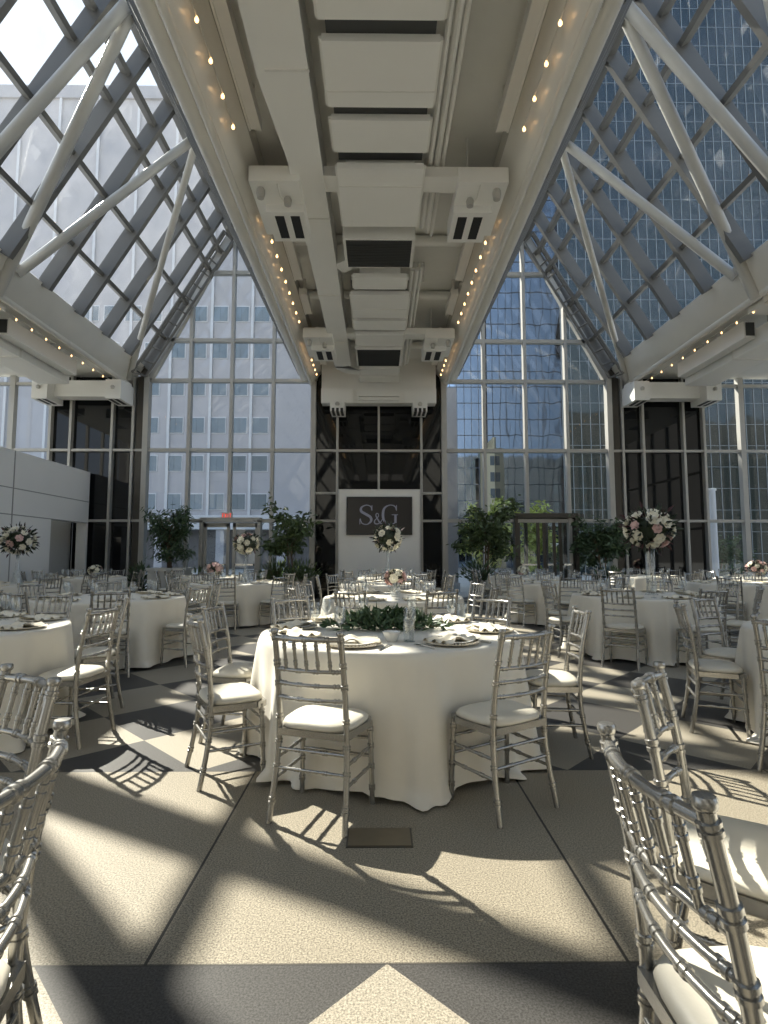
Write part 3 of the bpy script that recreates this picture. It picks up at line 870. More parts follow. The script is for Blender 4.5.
# place settings meshes
pl = MB(); pl.lathe([(.0, .0), (.10, .0), (.155, .010), (.165, .014), (.165, .018), (.152, .016), (.10, .008), (.0, .008)], 40)
for k in range(48):
    a = 2*PI*k/48
    pl.lathe([(.0, .012), (.006, .014), (.007, .019), (.004, .024), (.0, .025)], 6, (.161*math.cos(a), .161*math.sin(a), 0))
charger_me = pl.mesh('charger', M['charger'])
pl2 = MB(); pl2.lathe([(.0, .0), (.10, .0), (.155, .010), (.165, .014), (.165, .019), (.152, .016), (.10, .008), (.0, .008)], 20)
charger_far = pl2.mesh('charger_simple', M['charger'])
dp = MB(); dp.lathe([(.0, .0), (.08, .0), (.125, .012), (.130, .016), (.124, .017), (.08, .006), (.0, .006)], 32)
plate_me = dp.mesh('plate', M['china'])
def napkin_mesh(seed):
    rr = random.Random(seed); q = MB(); nx, ny_ = 16, 22
    for lay in range(2):
        b = len(q.v)
        for i in range(nx + 1):
            for j in range(ny_ + 1):
                u = i/nx - .5; v = j/ny_ - .5
                wst = 1 - .45*math.exp(-((v - .05)/.16)**2)
                x = u*.20*wst; y = v*.30
                z = .012 + .030*math.exp(-((v - .05)/.14)**2) * (1 - (2*u)**2*.6) + .014*math.sin(u*17*wst + rr.random()*.4 + 3*v)*(.4 + abs(v)) + lay*(-.008)
                q.v.append((x, y, max(z, .002 + (1-lay)*.003)))
        for i in range(nx):
            for j in range(ny_):
                a = b + i*(ny_ + 1) + j
                f = (a, a + 1, a + ny_ + 2, a + ny_ + 1)
                q.f.append(f if lay else tuple(reversed(f)))
    return q.mesh('napkin', M['napkin'], ang=80)
NAPK = [napkin_mesh(k) for k in range(3)]
gl = MB(); gl.lathe([(.0, .0), (.030, .0), (.032, .004), (.036, .13), (.0345, .13), (.0305, .010), (.0, .010)], 20)
tumbler_me = gl.mesh('tumbler', M['tumbler'])
gb = MB(); gb.lathe([(.0, .0), (.034, .0), (.034, .003), (.006, .007), (.0045, .04), (.0045, .085), (.02, .10), (.036, .13), (.039, .165), (.034, .205), (.0325, .205), (.037, .165), (.034, .132), (.018, .104), (.0, .10)], 18)
goblet_me = gb.mesh('goblet', M['tumbler'])
def fork_mesh():
    q = MB(); q.tube([(0,-.095,.004),(0,-.02,.006),(0,.03,.004)], [.0055,.003,.0035], 6); q.box(-.011, .011, .03, .045, .003, .006)
    for k in range(4): q.box(-.011 + k*.0066, -.0084 + k*.0066, .045, .095, .003, .0055)
    return q.mesh('fork', M['steel'])
def knife_mesh():
    q = MB(); q.tube([(0,-.11,.005),(0,-.02,.005)], [.007,.005], 6); q.box(-.008, .009, -.02, .09, .003, .0055); q.box(-.002, .009, .09, .11, .003, .0055)
    return q.mesh('knife', M['steel'])
FORK = fork_mesh(); KNIFE = knife_mesh()

ORD = ['first', 'second', 'third', 'fourth']
def setting(tx, ty, ang, where, tname, level):
    """place setting on the seat's side; level 2 = full, 1 = plate+napkin+glass, 0 = napkin+glass"""
    ca, sa = math.cos(ang), math.sin(ang)
    def P(r, side, z): return (tx + r*ca - side*sa, ty + r*sa + side*ca, TZ + z)
    rz = ang + PI/2
    if level >= 1:
        o = put('charger_plate', charger_me if level == 2 else charger_far); o.location = P(.70, 0, .001); o.rotation_euler = (0,0,rz)
        tag(o, 'beaded pewter charger plate at %s seat, %s' % (where, tname), 'charger plate', 'charger plates')
    zz = .001
    if level >= 1: zz = .010
    if level == 2:
        o = put('dinner_plate', plate_me); o.location = P(.70, 0, .0105); o.rotation_euler = (0,0,rz)
        tag(o, 'white dinner plate under napkin, %s seat, %s' % (where, tname), 'plate', 'dinner plates'); zz = .018
    o = put('napkin', NAPK[rnd.randrange(3)]); o.location = P(.70, 0, zz); o.rotation_euler = (0, 0, rz + rnd.uniform(-.5, .5) + PI/2)
    tag(o, 'cream gathered napkin at %s seat, %s' % (where, tname), 'napkin', 'cream napkins')
    o = put('water_goblet', goblet_me); o.location = P(.50, -.17, .001)
    tag(o, 'clear stemmed glass at %s seat, %s' % (where, tname), 'glass', 'stemmed glasses')
    if level == 2:
        o = put('fork', FORK); o.location = P(.71, -.21, .001); o.rotation_euler = (0,0,rz)
        tag(o, 'steel fork left of plate, %s seat, %s' % (where, tname), 'fork', 'forks')
        o = put('knife', KNIFE); o.location = P(.71, .20, .001); o.rotation_euler = (0,0,rz)
        tag(o, 'steel knife right of plate, %s seat, %s' % (where, tname), 'knife', 'knives')

FULL = [0, 45, 90, 135, 180, 225, 270, 315]
TABLES = [
 # key, x, y, line, ordinal word, chair angles [(deg, word)], near?, settings level
 ('A', .08, 3.92, 'leafy garland table', [(-152, None), (-109, None), (-59, None), (-6, None), (46, None), (131, None), (172, None)], True, 2),
 ('B', .19, 7.15, 'low-rose-bouquet table', [(-112, 'near'), (-68, 'near right'), (-22, 'right'), (24, 'far right'), (68, 'far'), (114, 'far left'), (158, 'left'), (-158, 'near left')], True, 1),
 ('C', .16, 10.6, 'tall-bouquet table before the logo wall', [(a + 12, None) for a in FULL], False, 0),
 ('D', .35, 14.0, 'last table before the logo wall', [(a - 10, None) for a in FULL], False, 0),
 ('F', -3.30, 4.10, 'front table cut by the left edge', [(-5, None), (40, None), (85, None)], True, 1),
 ('H', -3.42, 7.05, 'table behind the left-edge table', [(-64, 'near right'), (-18, 'right'), (27, 'far right'), (72, 'far'), (117, 'far left'), (162, 'left'), (-153, 'near left'), (-108, 'near')], True, 1),
 ('I', -2.80, 10.9, 'tall-bouquet table before the left door', [(a + 5, None) for a in FULL], False, 0),
 ('N', -4.25, 14.1, 'pink-bouquet table by the white planter', [(a + 15, None) for a in FULL], False, 0),
 ('G', 3.58, 3.78, 'front table cut by the right edge', [(120, 'far left'), (158, 'left'), (206, 'near left')], True, 1),
 ('E', 3.57, 7.42, 'largest-bouquet table', [(-127, 'near left'), (-82, 'near'), (-37, 'near right'), (8, 'right'), (53, 'far right'), (98, 'far'), (143, 'far left'), (188, 'left')], True, 1),
 ('O', 3.55, 10.9, 'table behind the largest-bouquet table', [(a - 8, None) for a in FULL], False, 0),
 ('P', 3.75, 14.2, 'last table before the bronze door', [(a + 8, None) for a in FULL], False, 0),
 ('Q', -6.75, 10.3, 'tall-bouquet table by the white wall', [(a + 10, None) for a in FULL], False, 0),
 ('S', -7.25, 13.7, 'table by the white wall recess', [(a - 6, None) for a in FULL], False, 0),
 ('T', 7.05, 10.7, 'nearer table by right dark glass', [(a + 6, None) for a in FULL], False, 0),
 ('U', 6.95, 14.2, 'farther table by right dark glass', [(a - 12, None) for a in FULL], False, 0),
 ('V', 9.75, 13.9, 'pink-bouquet table by the right window', [(a + 3, None) for a in FULL], False, 0),
 ('J', -2.10, .78, 'table out of view at left', [], True, -1),
 ('K', 1.98, .92, 'table out of view at right', [], True, -1),
]
TLABEL = {
 'A': 'round table in floor-length ivory cloth with a leafy garland, in front',
 'B': 'round ivory-clothed table right behind the garland table, low rose bouquet on top',
 'C': 'round ivory-clothed table with tall bouquet straight before the logo wall',
 'D': 'round ivory-clothed table closest to the logo wall',
 'F': 'round ivory-clothed table cut by the left edge, left of the garland table',
 'H': 'round ivory-clothed table behind the one cut by the left edge',
 'I': 'round ivory-clothed table with tall bouquet before the left glass door',
 'N': 'round ivory-clothed table with pink bouquet in front of the white planter',
 'G': 'round ivory-clothed table cut by the right edge, right of the garland table',
 'E': 'round ivory-clothed table carrying the largest tall bouquet, on the right',
 'O': 'round ivory-clothed table between the largest bouquet and the bronze door',
 'P': 'round ivory-clothed table right before the bronze door',
 'Q': 'round ivory-clothed table with tall bouquet beside the white wall',
 'S': 'round ivory-clothed table by the recess of the white wall',
 'T': 'round ivory-clothed table behind the largest bouquet, toward the right wall',
 'U': 'round ivory-clothed table before the dark glass on the right',
 'V': 'round ivory-clothed table with pink bouquet before the clear right window',
 'J': 'round ivory-clothed table behind the two closest chairs on the left',
 'K': 'round ivory-clothed table behind the two closest chairs on the right'}
TPOS = {}
DIST = {('A', -109): 1.30, ('A', -59): 1.30}
for i, (key, tx, ty, tname, ch, near, lev) in enumerate(TABLES):
    TPOS[key] = (tx, ty)
    q = cloth_mesh(100 + i, [R(a) for a, _ in ch], 240 if near else 120)
    o = q.build('banquet_table', M['cloth'], ang=80); o.location = (tx, ty, 0)
    tag(o, TLABEL[key], 'table', 'cloth-covered round tables')
    for (deg, word) in ch:
        w = word or sector(deg); d = DIST.get((key, deg), 1.312 + rnd.uniform(-.006, .02))
        a = R(deg); x = tx + d*math.cos(a); y = ty + d*math.sin(a)
        if not (seen(x, y, .9) or seen(x, y, .45) or seen(x, y, .1)): continue
        chair(x, y, a + PI + R(rnd.uniform(-4, 4)), 'silver ivory-seat chair, %s side of %s' % (w, tname), near)
    if lev >= 0:
        angs = list(ch)
        if key == 'A': angs = angs + [(88, 'far')]
        for (deg, word) in angs:
            a = R(deg)
            if seen(tx + .7*math.cos(a), ty + .7*math.sin(a), TZ, 5):
                setting(tx, ty, a, word or sector(deg), tname, lev)
    
for (x, y, deg, txt) in ((.50, 1.02, 0, 'closest chair on the right, ivory seat in the lower corner'),
                         (.855, 1.72, -36, 'second closest chair on the right, just behind the closest one'),
                         (-1.10, 1.74, 233, 'second closest chair on the left, back toward the room'),
                         (-.665, 1.06, 193, 'closest chair on the left, cut off by the edge')):
    chair(x, y, R(deg), 'silver spindle-back chair, ' + txt, True)
# ------------------------------------------------------------------ flowers
def blossom(mat, seed):
    rr = random.Random(seed); q = MB()
    for ring, (npet, rad, tilt) in enumerate(((3, .32, 1.35), (5, .55, 1.0), (6, .8, .62), (7, 1.0, .22))):
        for k in range(npet):
            a = 2*PI*(k + .5*ring)/npet + rr.uniform(-.15, .15)
            c, s = math.cos(a), math.sin(a)
            vs = []
            for i in range(4):
                t = i/3
                for j in range(3):
                    w = (j - 1) * .42 * math.sin(PI*(.15 + .72*t)) * (.5 + rad*.7)
                    r = rad*(.12 + .88*t*math.cos(tilt*(.5 + .5*t))); z = .15 + rad*.75*t*math.sin(tilt) + .12*(1-abs(j-1))*-t*.6
                    if t > .9: r += .08
                    vs.append((r*c - w*s, r*s + w*c, z))
            q.add(vs, [(i*3 + j, i*3 + j + 1, (i+1)*3 + j + 1, (i+1)*3 + j) for i in range(3) for j in range(2)])
    q.lathe([(.0, -.25), (.3, -.15), (.62, .08), (.5, .3), (.25, .55), (.0, .62)], 10)
    return q.mesh('blossom', M[mat], ang=80)
BLOS = {m: blossom(m, i) for i, m in enumerate(('rosew', 'rosep', 'rosed'))}
def leaves(mb, rr, center, rad, n, size, flat=(1,1,1), droop=0):
    for _ in range(n):
        d = Vector((rr.gauss(0,1), rr.gauss(0,1), rr.gauss(0,1))).normalized()
        t = rr.uniform(.35, 1) ** .6
        p = Vector(center) + Vector((d.x*flat[0], d.y*flat[1], d.z*flat[2]))*rad*t
        leaf(mb, rr, p, d + Vector((0, 0, -droop)), size*rr.uniform(.6, 1.25))
def leaf(mb, rr, p, d, L, wr=.36):
    d = d.normalized(); s = d.cross(Vector((rr.gauss(0,1), rr.gauss(0,1), rr.gauss(0,1)))).normalized(); n = d.cross(s)
    w = L*wr/2
    vs = [p, p + d*L*.4 + s*w + n*L*.04, p + d*L - n*L*.06, p + d*L*.4 - s*w + n*L*.04, p + d*L*.42 - n*L*.03]
    mb.add(vs, [(0, 1, 4), (1, 2, 4), (2, 3, 4), (3, 0, 4)])
def bouquet(loc, rad, nb, label, seed, flat=(1,1,.85), mix=('rosew','rosew','rosew','rosew','rosep'), bs=.08):
    rr = random.Random(seed)
    o = empty('bouquet', loc, 0, label, 'bouquet', 'rose bouquets')
    q = MB(); leaves(q, rr, (0,0,0), rad*.92, int(nb*9), rad*.34, flat); q.lathe([(.0, -rad*.62*flat[2]), (rad*.5, -rad*.45*flat[2]), (rad*.68, 0), (rad*.5, rad*.45*flat[2]), (.0, rad*.62*flat[2])], 12)
    q.build('foliage', M['leafdark'], o, smooth=False)
    q = MB(); leaves(q, rr, (0,0,0), rad*1.02, int(nb*2.2), rad*.30, flat); q.build('foliage', M['rosed'], o, smooth=False)
    ga = PI*(3 - 5**.5)
    for k in range(nb):
        z = 1 - 2*(k + .5)/nb; r = math.sqrt(1 - z*z); a = ga*k + rr.uniform(-.3, .3)
        d = Vector((r*math.cos(a), r*math.sin(a), z)).normalized()
        m = rr.choice(mix); b = put('blossom', BLOS[m], o)
        b.location = Vector((d.x*flat[0], d.y*flat[1], d.z*flat[2]))*rad*.82
        sz = bs*rr.uniform(.72, 1.2); b.scale = (sz, sz, sz)
        b.rotation_mode = 'QUATERNION'; b.rotation_quaternion = d.to_track_quat('Z', 'Y')
    return o
def tall_vase(x, y, top, label, style=0):
    o = empty('tall_vase', (x, y, TZ + .001), 0, label, 'vase', 'tall glass vases')
    h = top - TZ; q = MB()
    if style: q.lathe([(.0, 0), (.085, 0), (.085, .008), (.066, .02), (.058, h*.5), (.062, h - .02), (.07, h), (.064, h), (.056, h - .03), (.052, h*.5), (.06, .03), (.0, .03)], 20)
    else: q.lathe([(.0, 0), (.11, 0), (.11, .01), (.05, h*.35), (.022, h*.75), (.03, h*.88), (.085, h), (.078, h), (.022, h*.89), (.014, h*.75), (.04, h*.35), (.09, .014), (.0, .014)], 20)
    q.build('glass_body', M['tumbler'], o)
    q = MB(); q.lathe([(.0, .02), (.045, .02), (.045, .03), (.0, .03)], 12); q.build('base_disc', M['steel'], o)
    return o
for key, dx, rad, top, label, style, fl_, nb, bs in (
    ('E', .13, .36, 1.43, 'largest round bouquet of ivory and blush roses, on tall glass at the right', 1, (1, 1, .78), 30, .085),
    ('C', .02, .30, 1.42, 'tall round bouquet of ivory and plum roses before the logo screen', 0, (1, 1, .92), 22, .078),
    ('I', .16, .26, 1.36, 'tall ivory and blush bouquet before the left glass door', 0, (1, 1, .85), 22, .07),
    ('Q', 0, .31, 1.36, 'tall ivory and plum bouquet in front of the white wall', 0, (1, 1, .9), 24, .078)):
    x, y = TPOS[key]; x += dx
    tall_vase(x, y, top, 'tall clear vase under the ' + label.replace('round ', '').split(',')[0], style)
    bouquet((x, y, top + rad*fl_[2]*.82), rad, nb, label, ord(key), fl_, bs=bs)
for key, dx, rad, label in (('B', .03, .135, 'low rose bouquet on the table right behind the leafy garland'), ('N', .05, .22, 'low pink bouquet on the table before the white planter'),
                            ('V', -.1, .26, 'low pink bouquet on the table before the clear right window'), ('P', 0, .15, 'small white bouquet before the bronze door'),
                            ('S', .2, .18, 'small white bouquet on the table by the white wall recess')):
    x, y = TPOS[key]; x += dx
    o = empty('flower_bowl', (x, y, TZ + .001), 0, 'glass bowl under the ' + label, 'bowl', 'flower bowls')
    hb = .16 if key == 'B' else .06
    q = MB(); q.lathe([(.0, 0), (.06, 0), (.075, hb*.5), (.07, hb), (.064, hb), (.068, hb*.5), (.0, .01)], 16); q.build('bowl', M['tumbler'], o)
    pink = key in 'NV'
    bouquet((x, y, TZ + hb + rad*.62), rad, 14 if rad < .2 else 22, label, 50 + ord(key), (1, 1, .7), ('rosep', 'rosep', 'rosew') if pink else ('rosew', 'rosew', 'rosep', 'rosew'), .075 if rad > .2 else .06)

# leafy garland in the middle of the front table
rr = random.Random(5)
gx, gy = TPOS['A']
gar = empty('leaf_garland', (gx - .03, gy + .05, TZ + .001), 0, 'mound of dark green leaves laid in the middle of the front table', 'garland')
q = MB()
for k in range(900):
    x = rr.gauss(0, .17); x = max(-.42, min(.42, x)); w = .17*math.sqrt(max(.05, 1 - (x/.46)**2))
    y = rr.gauss(0, w*.5); z = rr.uniform(0.01, .13)*max(.15, 1 - (x/.5)**2) * max(.2, 1 - (y/.28)**2)
    d = Vector((x*1.3 + rr.gauss(0, .35), y*1.5 + rr.gauss(0, .35), .25 + rr.gauss(0, .3)))
    leaf(q, rr, Vector((x, y, max(.008, z))), d, rr.uniform(.05, .085), .4)
q.v = [(a, b, max(.004, c)) for a, b, c in q.v]
q.build('foliage', M['leaf4'], gar, smooth=False)
q = MB()
for k in range(14):
    a = rr.uniform(0, 2*PI); q.tube([(0, 0, .03), (.2*math.cos(a), .09*math.sin(a), .05), (.38*math.cos(a), .16*math.sin(a), .02)], .003, 5)
q.build('stem', M['bark'], gar)
# candle cups, cylinder glass and small bowls in the greenery
for (x, y, txt) in ((-.22, .18, 'left of the garland, behind the leaves'), (.20, .15, 'right behind the garland leaves'), (.02, .24, 'straight behind the garland leaves')):
    o = empty('candle_holder', (gx + x, gy + y, TZ + .001), 0, 'white candle in clear glass cup, %s' % txt, 'candle', 'candles around the garland')
    q = MB(); q.lathe([(.0, 0), (.04, 0), (.045, .01), (.045, .15), (.041, .15), (.041, .012), (.0, .012)], 18); q.build('glass_cup', M['tumbler'], o)
    q = MB(); q.lathe([(.0, .014), (.037, .014), (.037, .10), (.0, .10)], 14); q.build('wax', M['candle'], o)
o = put('tumbler_glass', tumbler_me); o.location = (gx + .105, gy - .52, TZ + .001); o.scale = (1, 1, 1.05)
tag(o, 'straight clear tumbler standing in front of the leafy garland', 'glass')
for (x, y, txt) in ((.0, -.50, 'beside the straight tumbler before the garland'), (.33, .26, 'right of the garland at the back')):
    q = MB(); q.lathe([(.0, 0), (.03, 0), (.036, .006), (.055, .05), (.058, .06), (.054, .06), (.034, .012), (.0, .010)], 20)
    o = q.build('sugar_bowl', M['china']); o.location = (gx + x, gy + y, TZ + .001); tag(o, 'small white china bowl %s' % txt, 'bowl', 'small bowls')
# ------------------------------------------------------------------ trees and planters inside
def tree(loc, h, crown, label, mat, seed, style, n=1500, L=.16, trunks=1, cat='potted tree', name='potted_tree', group='indoor trees along the back windows'):
    rr = random.Random(seed); o = empty(name, loc, 0, label, cat, group)
    tq = MB(); lq = MB(); tips = []
    for t in range(trunks):
        bx, by = rr.uniform(-.12, .12)*(trunks > 1), rr.uniform(-.1, .1)*(trunks > 1)
        top = Vector((bx*2.5 + rr.uniform(-.1, .1), by*2, h*.62)); p0 = Vector((bx, by, -.02))
        mid = p0.lerp(top, .5) + Vector((rr.uniform(-.06, .06), rr.uniform(-.06, .06), 0))
        tq.tube([p0, mid, top], [.032 if trunks == 1 else .022, .026 if trunks == 1 else .017, .012], 7)
        for k in range(16 if trunks == 1 else 9):
            f = rr.uniform(.12, 1) if style == 'bamboo' else rr.uniform(.35, 1)
            a = rr.uniform(0, 2*PI); q0 = p0.lerp(top, f)
            ln = rr.uniform(.5, 1)*crown
            e = q0 + Vector((math.cos(a)*ln, math.sin(a)*ln*.8, rr.uniform(.02, .85)*h*.45))
            if e.z > h: e.z = h
            m = q0.lerp(e, .5) + Vector((0, 0, .08))
            tq.tube([q0, m, e], [.009, .006, .003], 5); tips.append((q0, m, e))
    for _ in range(n):
        q0, m, e = rr.choice(tips); t = rr.uniform(.3, 1.05)
        p = (q0.lerp(m, t*2) if t < .5 else m.lerp(e, (t - .5)*2)) + Vector((rr.gauss(0, .09), rr.gauss(0, .09), rr.gauss(0, .09)))
        d = Vector((rr.gauss(0, 1), rr.gauss(0, 1), rr.gauss(0, .5) - (.9 if style == 'bamboo' else .5)))
        leaf(lq, rr, p, d, L*rr.uniform(.7, 1.3), .2 if style == 'bamboo' else .42)
    tq.build('trunk', M['bark'], o); lq.build('foliage', M[mat], o, smooth=False)
    return o
def planter(x, y, w, d, h, label, rnd_=False):
    o = empty('planter', (x, y, 0), 0, label, 'planter', 'planters along the back windows')
    q = MB()
    if rnd_: q.lathe([(.0, 0), (w*.38, 0), (w*.5, h*.95), (w*.53, h*.95), (w*.53, h), (w*.45, h), (w*.44, h*.88), (.0, h*.88)], 24)
    else:
        q.box(-w/2, w/2, -d/2, d/2, 0, h - .07); q.box(-w/2 - .04, w/2 + .04, -d/2 - .04, -d/2 + .06, h - .09, h); q.box(-w/2 - .04, w/2 + .04, d/2 - .06, d/2 + .04, h - .09, h)
        q.box(-w/2 - .04, -w/2 + .06, -d/2, d/2, h - .09, h); q.box(w/2 - .06, w/2 + .04, -d/2, d/2, h - .09, h)
    q.build('pot', M['planter'], o, smooth=rnd_)
    q = MB(); q.box(-w*.42, w*.42, -d*.4, d*.4, h - .12, h - .04) if not rnd_ else q.lathe([(.0, h - .14), (w*.43, h - .14), (w*.42, h - .05), (.0, h - .05)], 20)
    q.build('soil', M['soil'], o, smooth=False)
planter(-6.05, 15.95, 1.05, .6, .95, 'square white planter box under the bamboo tree')
tree((-6.05, 15.95, .92), 2.05, .62, 'leafy bamboo-like tree growing from the square white planter', 'leaf', 3, 'bamboo', 1900, .20, 4)
planter(-2.45, 15.9, .8, .6, .62, 'low planter left of the logo wall under a spreading tree')
tree((-2.45, 15.9, .59), 2.45, .85, 'spreading leafy tree left of the white logo wall', 'leaf2', 4, 'ficus', 1150, .19, 2)
planter(3.12, 15.9, .8, .6, .62, 'low planter right of the logo wall under a full tree')
tree((3.12, 15.9, .59), 2.5, .95, 'full leafy tree between the logo wall and the bronze door', 'leaf2', 6, 'ficus', 1700, .18, 3)
planter(6.65, 16.0, .7, .5, .55, 'low planter right of the bronze door under a dark tree')
tree((6.65, 16.0, .52), 2.25, .62, 'dense dark tree right of the bronze door', 'leaf', 8, 'ficus', 1900, .17, 2)
def shrub(x, y, z, r, h, label, mat, seed, n=350, L=.16):
    rr = random.Random(seed); o = empty('shrub', (x, y, z), 0, label, 'shrub', 'low shrubs')
    q = MB()
    for _ in range(n):
        d = Vector((rr.gauss(0, 1), rr.gauss(0, 1), abs(rr.gauss(0, 1)) + .15)).normalized(); p = Vector((d.x*r, d.y*r*.7, d.z*h))*rr.uniform(.15, 1)
        leaf(q, rr, p, d + Vector((0, 0, .2)), L*rr.uniform(.7, 1.3), .3)
    q.build('foliage', M[mat], o, smooth=False)
    q = MB()
    for k in range(6):
        a = k*1.05; q.tube([(0, 0, -.03), (math.cos(a)*r*.5, math.sin(a)*r*.35, h*.6)], .008, 5)
    q.build('stem', M['bark'], o)
shrub(-6.85, 15.8, 0, .38, 1.15, 'low leafy shrub left of the square white planter', 'leaf', 21)
shrub(-2.2, 15.55, .57, .55, .55, 'low ferns around the foot of the spreading tree', 'leaf2', 22)
shrub(-2.95, 15.6, .57, .45, .6, 'second clump of ferns at the left of the spreading tree', 'leaf2', 26)
shrub(2.85, 15.5, .57, .6, .6, 'low dark ferns around the foot of the full tree', 'leaf', 23)
shrub(6.6, 15.7, .5, .5, .45, 'low ferns under the dense dark tree', 'leaf2', 24)
shrub(-5.15, 15.8, 0, .25, .95, 'thin shrub at the right of the square white planter', 'leaf2', 25, 160)

# ------------------------------------------------------------------ outside
q = MB(); q.box(-140, 160, YB + .3, 140, -.4, -.02); q.box(-140, -SIDE - .2, -120, YB + .3, -.4, -.02); q.box(SIDE + .2, 160, -120, YB + .3, -.4, -.02)
q.box(-SIDE - .2, SIDE + .2, -120, YR - .2, -.4, -.02)
tag(q.build('ground', M['plaza'], smooth=False), kind='structure')

# stone office block beyond the left window
by = 54.0
sb = empty('office_building', (0, by, 0), 0, 'grey stone office block with paired windows beyond the left window', 'building')
q = MB(); q.box(-90, 1.0, 0, 20, 5.2, 50.2); q.box(-90, 1.0, -.25, 0, 49.2, 50.6); q.build('facade', M['stone'], sb, smooth=False)
q = MB(); q.box(-90, 1.0, 1.0, 18, 0, 5.2); q.build('ground_floor', M['stonedark'], sb, smooth=False)
q = MB(); q.box(-90, 1.0, -.5, 1.2, 3.9, 5.3); q.build('canopy_band', M['winframe'], sb, smooth=False)
q = MB()
for x in range(-88, 0, 6): q.box(x, x + .8, -.3, 1.0, 0, 5.2)
q.build('piers', M['stone'], sb, smooth=False)
for k in range(7):  # pale vertical strips laid over the facade
    x = -12.85 - 4.1*k
    q = MB(); q.box(x - .13, x + .13, -.22, 0, 5.2, 50); q.build('pale_strip', M['winframe'], sb, smooth=False)
for r_ in range(6):
    zc = 5.9 + r_*3.85
    for k in range(10):
        xc = -11.9 - k*2.13 - (.35 if k > 4 else 0)
        q = MB(); q.box(xc - .85, xc + .85, -.06, .0, zc - .08, zc + 1.62); wf = q.build('window', M['winframe'], sb, smooth=False)
        q = MB(); q.box(xc - .75, xc + .75, -.09, -.05, zc, zc + 1.5); q.box(xc - .03, xc + .03, -.12, -.09, zc, zc + 1.5); q.build('pane', M['winpane'], wf, smooth=False)
# blue mirror tower beyond the right window
ty0 = 62.0
tw = empty('glass_tower', (0, ty0, 0), 0, 'blue mirror-glass tower with fine grid beyond the right window', 'building')
q = MB(); q.box(1.5, 24.5, 0, 18, 0, 95); q.build('facade', M['towerglass'], tw, smooth=False)
q = MB()
for k in range(28):
    x = 1.5 + k*.84; q.box(x - .035, x + .035, -.06, 0, 0, 95)
for k in range(50): q.box(1.5, 24.5, -.06, 0, k*1.9 - .04, k*1.9 + .04)
q.build('mullion_grid', M['towermull'], tw, smooth=False)
# nearer ribbed tower at the right
t2 = empty('ribbed_tower', (0, 36.0, 0), 0, 'dark glass tower with close vertical ribs rising past the right roof', 'building')
q = MB(); q.box(12.4, 70, 0, 25, 0, 85); q.build('facade', M['towerglass2'], t2, smooth=False)
q = MB()
for k in range(62):
    x = 12.4 + k*.62; q.box(x - .02, x + .02, -.05, 0, 0, 85)
for k in range(60): q.box(12.4, 70, -.02, 0, k*1.45 - .015, k*1.45 + .015)
q.build('rib', M['towerfin'], t2, smooth=False)
# cream block built in place of a reflection in the mirror tower
cb = empty('cream_building_reflection', (12.75, 57.5, 0), 0, 'cream block with small windows in place of a reflection in the blue tower', 'building')
q = MB(); q.box(-1.35, 1.4, 0, 3, 0, 12.8); q.box(-.5, 1.2, 0, 3, 12.8, 14.0); q.build('facade', M['cream'], cb, smooth=False)
for r_ in range(6):
    for k in range(2):
        q = MB(); q.box(-.85 + k*1.15, -.4 + k*1.15, -.04, 0, 2.2 + r_*1.75, 3.2 + r_*1.75); q.build('window', M['winpane'], cb, smooth=False)
sp_ = empty('stone_pier', (2.68, 20.0, -.02), 0, 'pale stone pier outside at the edge of the right window', 'pier')
q = MB(); q.box(-.20, .20, -.2, .2, .35, 7.55); q.build('shaft', M['stone'], sp_, smooth=False)
q = MB(); q.box(-.26, .26, -.26, .26, 0, .35); q.build('plinth', M['winframe'], sp_, smooth=False)
# unseen dark block added behind the camera to darken the towers' lower reflections
ob = empty('unseen_mirrored_block', (20, -70, 0), 0, 'unseen dark block added behind the camera for the towers to mirror', 'building')
q = MB(); q.box(-70, 150, -15, 0, 0, 38); q.build('facade', M['stonedark'], ob, smooth=False)
q = MB()
for r_ in range(7):
    for k in range(13): q.box(-14.6 + k*2.8, -13.1 + k*2.8, -.02, .06, 2.5 + r_*3.6, 4.6 + r_*3.6)
q.build('windows', M['winpane'], ob, smooth=False)
# sunlit trees and lamps outside the bronze door
for (x, y, h, cr, txt, sd) in ((4.3, 21.5, 3.8, 1.0, 'yellow-green young tree outside, left of the bronze door', 31), (6.4, 22.5, 3.9, 1.0, 'yellow-green young tree outside, straight through the bronze door', 32), (8.3, 24.0, 2.6, 1.2, 'green tree outside the dark right bay', 33), (12.5, 23.5, 2.4, 1.3, 'green tree outside the clear right window', 34), (15.5, 25.0, 2.6, 1.4, 'farther green tree outside the clear right window', 35)):
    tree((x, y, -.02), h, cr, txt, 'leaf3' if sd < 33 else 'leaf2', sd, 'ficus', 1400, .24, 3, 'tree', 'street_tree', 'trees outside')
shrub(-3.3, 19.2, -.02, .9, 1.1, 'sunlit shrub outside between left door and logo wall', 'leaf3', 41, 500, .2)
shrub(-2.6, 20.0, -.02, .7, .9, 'second sunlit shrub outside, closer to the logo wall', 'leaf2', 42, 400, .2)
for (x, y, h, txt) in ((7.4, 23.0, 1.75, 'beyond the tree right of the bronze door'), (12.3, 22.5, 1.85, 'beyond the clear right window')):
    o = empty('street_lamp', (x, y, -.02), 0, 'white post lamp standing outside %s' % txt, 'street lamp', 'outdoor post lamps')
    q = MB(); q.lathe([(.0, 0), (.10, 0), (.10, .04), (.045, .06), (.04, h - .1), (.0, h - .1)], 12); q.build('post', M['winframe'], o)
    q = MB(); q.lathe([(.0, h - .1), (.05, h - .1), (.16, h + .02), (.22, h + .06), (.20, h + .09), (.0, h + .10)], 16); q.build('lamp_head', M['china'], o)
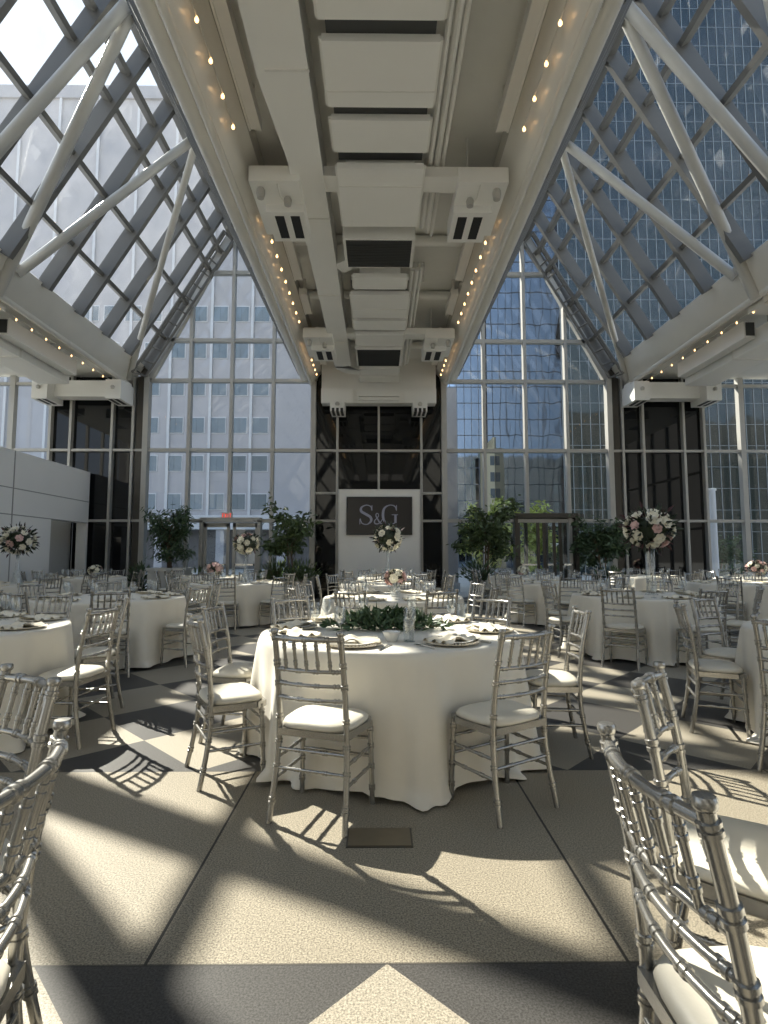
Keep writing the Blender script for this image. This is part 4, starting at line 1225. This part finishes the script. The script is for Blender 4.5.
# tall steel column poles outside the right bays
for (x, txt) in ((11.3, 'nearer the dark bay'), (14.9, 'farther right')):
    o = empty('flag_pole', (x*1.15, 21.0, -.02), 0, 'pale steel pole outside the clear right window, %s' % txt, 'pole', 'steel poles')
    q = MB(); q.lathe([(.0, 0), (.13, 0), (.12, 3.9), (.0, 3.9)], 12); q.build('shaft', M['winframe'], o)
    q = MB(); q.box(-.45, .15, -.06, .06, 3.85, 3.95); q.build('arm', M['china'], o, smooth=False)

# ------------------------------------------------------------------ light, sky, camera
sd = Vector((-.69, .735, .92)).normalized()
sun = bpy.data.lights.new('sun', 'SUN'); sun.energy = 7.6; sun.angle = R(.6); sun.color = (1, .92, .78)
so = bpy.data.objects.new('sun', sun); COL.objects.link(so)
so.rotation_euler = sd.to_track_quat('Z', 'Y').to_euler()

w = bpy.data.worlds.new('sky'); scene.world = w; w.use_nodes = True; nt = w.node_tree; nt.nodes.clear(); X.nt = nt
out = nt.nodes.new('ShaderNodeOutputWorld'); bg = nt.nodes.new('ShaderNodeBackground'); nt.links.new(bg.outputs[0], out.inputs[0])
tc = nt.nodes.new('ShaderNodeTexCoord'); sp = nt.nodes.new('ShaderNodeSeparateXYZ'); nt.links.new(tc.outputs['Generated'], sp.inputs[0])
z = X(sp.outputs[2]).max(0.0)
c = mixcol(nt, z.pow(.55), (.84, .89, .95), (.27, .45, .74))
dt = nt.nodes.new('ShaderNodeVectorMath'); dt.operation = 'DOT_PRODUCT'; nt.links.new(tc.outputs['Generated'], dt.inputs[0]); dt.inputs[1].default_value = sd
glow = X(dt.outputs['Value']).max(0.0).pow(6)
c = mixcol(nt, (glow * .55).min(1.0), c, (.95, .97, .98))
cl = noise(nt, 2.2, 5, tc.outputs['Generated'], .6)
c = mixcol(nt, ((X(cl) - .48) * 3).max(0.0).min(.6), c, (.86, .88, .9))
nt.links.new(c, bg.inputs[0]); bg.inputs[1].default_value = .82

cam = bpy.data.cameras.new('camera'); co = bpy.data.objects.new('camera', cam); COL.objects.link(co)
cam.sensor_fit = 'VERTICAL'; cam.sensor_height = 24; cam.lens = FPX / 1024 * 24; cam.clip_start = .05; cam.clip_end = 500
co.location = (0, 0, H); co.rotation_euler = (PI/2 + PITCH, 0, YAW)
scene.camera = co

scene.view_settings.view_transform = 'Standard'; scene.view_settings.look = 'None'
scene.view_settings.gamma = 1; scene.view_settings.use_curve_mapping = False
scene.view_settings.exposure = .9
scene.cycles.use_denoising = True
scene.cycles.max_bounces = 10; scene.cycles.diffuse_bounces = 5; scene.cycles.glossy_bounces = 4
scene.cycles.transparent_max_bounces = 16; scene.cycles.caustics_reflective = False; scene.cycles.caustics_refractive = False
scene.cycles.sample_clamp_indirect = 8
